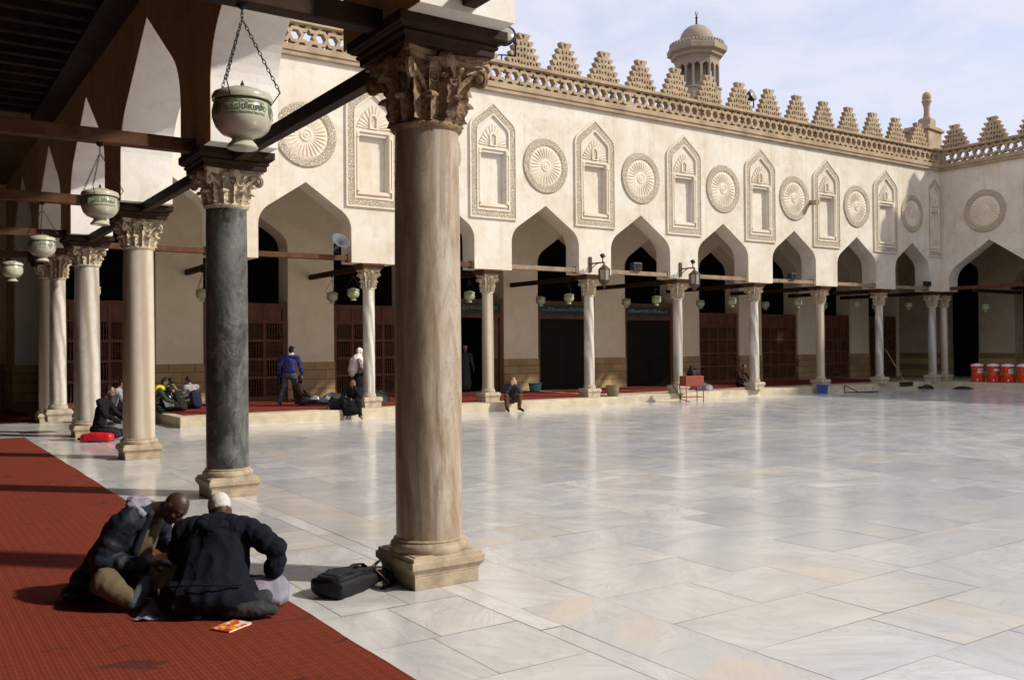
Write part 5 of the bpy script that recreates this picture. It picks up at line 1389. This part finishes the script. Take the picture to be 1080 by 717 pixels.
# ---- circle of people on the platform ----
def sit(label, x, y, facing, top, bottom, skin, s=.97, lean=.12, **k):
    """cross-legged sitter; facing in degrees, 0 = away from the camera, 90 = image right"""
    J = dict(pelvis=(0,-.05,.14), chest=(0,lean*.5,.44), neck=(0,lean+.04,.66), head=(0,lean+.12,.785), face=(0,.9,-.38), shL=(-.19,lean,.60), shR=(.19,lean,.60), elL=(-.25,lean+.16,.36), elR=(.25,lean+.16,.36), haL=(-.10,lean+.36,.27), haR=(.10,lean+.36,.27),
      hipL=(-.1,0,.13), hipR=(.1,0,.13), knL=(-.33,.30,.13), knR=(.33,.30,.13), anL=(.10,.36,.06), anR=(-.10,.30,.06), toL=(.25,.38,.05), toR=(-.25,.34,.05))
    for q in ('pelvis','chest','neck','head'): pass
    return person(label, (x,y,PF+.02), FZ-R(facing), J, top, bottom, C['black'], skin, s=s, group='people sitting in a circle on the platform', **k)
sit('seated person in a pale grey shirt just behind the man in the black sweater', 4.75, 25.35, 70, C['grey'], C['black'], S_LIGHT)
sit('dark-haired person in black sitting next to the one in pale grey, by the cream column', 5.26, 26.0, 95, C['black'], C['black'], S_LIGHT)
o_, V_, P2, R2 = sit('person bent forward in a yellow and green jacket, half hidden by the cream column', 5.60, 25.3, 75, C['dkgreen'], C['black'], S_MID, lean=.30)
t = Flesh(); t.ell((0,.30,.64),(.21,.14,.09)); t.cap((-.16,.27,.62),.09,(.16,.27,.62),.09); t.skin('yellow_hood', C['yellow'], o_, .014, 4, .01, .07)
sit('man in a dark olive jacket bent over a paper, facing left', 6.50, 25.55, -70, C['olive'], C['charcoal'], S_MID, lean=.20)
sit('dark-haired person mostly hidden behind the man in the olive jacket', 6.55, 26.35, -100, C['grey'], C['charcoal'], S_MID)
o_, V_, P2, R2 = sit('person in a two-tone grey and navy sweater sitting near the stone dado, facing left', 7.08, 26.30, -62, C['grey'], C['black'], S_LIGHT, lean=.14)
t = Flesh(); t.cap((0,-.06,.15),.175,(0,-.0,.38),.175,.8); t.skin('sweater_band', cloth('cloth_navy_band',(.018,.02,.045)), o_, .014, 4, .01, .1)
b = MB(); b.cbox((0,0,0),(.26,.02,.32),R(20),R(-35)); q = b.build('sheet_of_paper', M['paper']); q.location = (6.12,25.35,.56); tag(q,'white paper held up in the circle before the man in the olive jacket','paper')

# ---- walking man in the blue jacket ----
J = dict(pelvis=(-.02,0,.92), chest=(0,.03,1.24), neck=(.03,.05,1.48), head=(.05,.07,1.62), face=(.35,.92,-.12), shL=(-.21,.02,1.40), shR=(.23,.06,1.39), elL=(-.30,-.05,1.12), elR=(.32,.02,1.10), haL=(-.30,.05,.86), haR=(.36,.14,.86), hdL=(0,.1,-1), hdR=(.1,.15,-1), hpL=(1,0,0), hpR=(-1,0,0),
 hipL=(-.12,0,.90), hipR=(.10,.02,.90), knL=(-.20,.08,.49), knR=(.12,.16,.50), anL=(-.29,-.05,.09), anR=(.17,.10,.09), toL=(-.31,.14,.04), toR=(.32,.22,.04), wide=1.12, extra=[((0,.0,1.0),(.205,.15,.12))])
o_, V_, P2, R2 = person('man walking away in a royal blue jacket and slate trousers on the platform carpet', (9.72,26.0,PF+.018), FZ, J, C['blue'], C['slate'], C['black'], S_MID, vox=.014, fold=.014)
t = Flesh(); t.cap((.0,.05,1.475),.068,(.06,.06,1.485),.068); t.skin('collar', C['white'], o_, .012, 3)
q = MB(); soft(q,(0,0,-.12),(.055,.14,.13),.5,24,12,0,0,1,.1); q.tube([(0,-.08,0),(0,0,.10),(0,.08,0)],.008,6); q = q.build('shoulder_bag', M['blk_nylon'], None, 60); q.location = (9.47,26.17,1.14); q.rotation_euler = (0,0,FZ); tag(q,'small black bag carried at the left side of the man in blue','bag')

# ---- reclining man ----
J = dict(pelvis=(0,0,.15), chest=(-.12,.03,.44), neck=(-.10,.02,.64), head=(-.03,.0,.78), face=(.5,-.7,-.3), shL=(-.08,.2,.58), shR=(-.15,-.17,.57), elL=(.08,.22,.36), elR=(.02,-.22,.34), haL=(.22,.1,.28), haR=(.25,-.10,.27), hdL=(1,0,-.2), hdR=(1,0,-.2),
 hipL=(.05,.1,.14), hipR=(.05,-.08,.13), knL=(.42,.13,.17), knR=(.44,-.06,.13), anL=(.80,.12,.09), anR=(.80,-.05,.09), toL=(.86,.12,.23), toR=(.88,-.05,.22), front=(1,-.3,0))
person('man in a brown top reclining with legs stretched out behind the man in blue', (10.0,25.75,PF+.018), FZ, J, C['dkbrown'], C['jeans'], C['black'], S_DARK, vox=.014)
b = MB(); heap(b,(0,0,0),(.14,.10,.09),4.0); q = b.build('cloth_bundle', C['white'], None, 60); q.location = (10.22,25.35,PF+.2); tag(q,'white cloth bundle on the lap of the reclining man','cloth')

# ---- woman in the white headscarf ----
J = dict(pelvis=(0,0,.90), chest=(0,.0,1.20), neck=(.02,.02,1.40), head=(.05,.03,1.535), face=(.9,.25,-.12), shL=(.06,.17,1.31), shR=(.02,-.17,1.31), elL=(.12,.2,1.05), elR=(.14,-.20,1.04), haL=(.30,.1,1.02), haR=(.30,-.12,1.02), hdL=(1,0,0), hdR=(1,0,0),
 hipL=(0,.09,.86), hipR=(0,-.09,.86), knL=(.02,.1,.48), knR=(0,-.1,.48), anL=(.0,.1,.09), anR=(-.02,-.1,.09), toL=(.16,.1,.04), toR=(.14,-.1,.04), front=(1,.2,0), skirt=[((0,0,.62),(.21,.22,.34)),((0,0,.34),(.24,.25,.30)),((0,0,.2),(.25,.26,.16))])
o_, V_, P2, R2 = person('woman in a long white headscarf and black skirt standing behind the pale column', (11.53,25.15,PF+.018), FZ, J, C['taupe'], C['black'], C['black'], S_LIGHT, hair=None, vox=.014, s=.97, robe=True)
t = Flesh(); f_, r_, u_, Rc = basis((.9,.25,-.12)); hc = V_['head']
t.ell(hc-f_*.028+u_*.028,(.092,.104,.112),Rc); t.ell(hc-f_*.03-u_*.09,(.095,.09,.11),Rc); t.cap(hc-f_*.03-u_*.10,.115,(-.05,.0,1.27),.245,.88,(1,.2,0)); t.cap((-.05,.0,1.27),.245,(-.15,-.02,1.03),.20,.8,(1,.2,0)); t.ell((-.17,-.02,.93),(.11,.17,.14))
t.skin('headscarf', C['white'], o_, .013, 4, .012, .09, .4)
q = Flesh(); q.chain([(.05,-.18,1.27),(.15,-.215,1.05),(.27,-.14,1.02)],[.085,.075,.06]); q.skin('patterned_sleeve', simple('patterned_cloth',(.25,.22,.21),.85,.9,16,.2), o_, .014, 4, .008, .07)

# ---- seated men on the step ----
J = dict(pelvis=(0,.06,.36), chest=(0,-.02,.66), neck=(0,-.08,.86), head=(.02,-.15,.965), face=(.1,-.85,-.5), shL=(-.19,-.04,.79), shR=(.19,-.04,.79), elL=(-.26,-.22,.56), elR=(.24,-.30,.60), haL=(-.02,-.34,.56), haR=(.08,-.27,.90), hdL=(1,-.1,-.4), hdR=(-.2,.1,1), hpL=(0,.3,-1), hpR=(0,1,0),
 hipL=(-.12,0,.34), hipR=(.12,0,.34), knL=(-.20,-.36,.50), knR=(.20,-.36,.50), anL=(-.15,-.36,.10), anR=(.24,-.34,.10), toL=(-.19,-.55,.035), toR=(.30,-.52,.035), front=(0,-1,0), skirt=[((0,-.30,.38),(.25,.14,.19)),((0,-.34,.26),(.25,.12,.16)),((0,-.15,.40),(.24,.25,.11))])
person('barefoot man in a black robe sitting on the step, one hand over his face', (10.55,23.42,0), FZ+R(4), J, C['black'], C['black'], C['black'], S_MID, vox=.014, robe=True, bare=True)
o = thing('backpack', 'black backpack standing on the step left of the barefoot man', 'backpack', (10.16,23.62,PF), FZ)
b = MB(); soft(b,(0,0,.15),(.20,.13,.15),.55,30,16,0,.1,3,.12); b.build('main_compartment', M['blk_nylon'], o, 60)
b = MB(); b.tube([(-.1,-.1,.22),(-.2,-.2,.10),(-.24,-.26,-.05),(-.26,-.27,-.2)],.014,6); b.build('strap', M['blk_nylon'], o, 50)
J = dict(pelvis=(0,.06,.36), chest=(0,-.03,.64), neck=(.0,-.12,.83), head=(.03,-.20,.925), face=(.15,-.8,-.58), shL=(-.20,-.05,.76), shR=(.20,-.07,.76), elL=(-.17,-.32,.60), elR=(.24,-.32,.58), haL=(-.03,-.33,.80), haR=(.10,-.32,.80), hdL=(.15,.1,1), hdR=(-.1,.1,1), hpL=(.3,1,0), hpR=(-.3,1,0),
 hipL=(-.12,0,.34), hipR=(.12,0,.34), knL=(-.20,-.34,.48), knR=(.22,-.34,.48), anL=(-.17,-.34,.10), anR=(.20,-.34,.10), toL=(-.14,-.50,.04), toR=(.30,-.48,.04), front=(0,-1,0))
person('man in dark jacket and brown trousers sitting on the step, hands over his face', (15.62,23.12,0), FZ+R(6), J, cloth('cloth_dark_grey',(.035,.037,.04)), C['brown'], C['black'], S_LIGHT, vox=.014, hairmat=HAIRG)
# ---- man in the doorway ----
J = dict(pelvis=(0,0,.93), chest=(0,.0,1.24), neck=(0,-.01,1.47), head=(.0,-.03,1.61), face=(-.1,-.95,-.15), shL=(-.2,0,1.38), shR=(.2,0,1.38), elL=(-.26,0,1.1), elR=(.27,-.02,1.1), haL=(-.25,-.08,.86), haR=(.32,-.1,.88), hdL=(0,-.1,-1), hdR=(.1,-.1,-1), hpL=(1,0,0), hpR=(-1,0,0),
 hipL=(-.1,0,.9), hipR=(.1,0,.9), knL=(-.12,0,.5), knR=(.12,0,.5), anL=(-.12,0,.09), anR=(.12,0,.09), toL=(-.14,-.17,.04), toR=(.14,-.17,.04), front=(0,-1,0), wide=1.1, skirt=[((0,0,.62),(.22,.17,.38)),((0,0,.32),(.25,.19,.28))])
o_, V_, P2, R2 = person('elderly man in a long grey robe and white cap standing in the dark doorway', (18.0,29.75,PF+.02), FZ, J, C['galab'], C['galab'], C['black'], S_MID, hair=None, vox=.016, robe=True)
t = Flesh(); t.ell(V_['head']+Vector((0,.01,.065)),(.084,.10,.07)); t.skin('cap', CAPW, o_, .012, 3)
# ---- figure in shade behind the column right of the red stand ----
sit_J = None
o_, V_, P2, R2 = sit('dim figure in brown crouching in the shade behind the column right of the red stand', 28.75, 25.9, 150, C['dkbrown'], C['black'], S_MID)
o_['group'] = 'people seated apart in the far gallery'
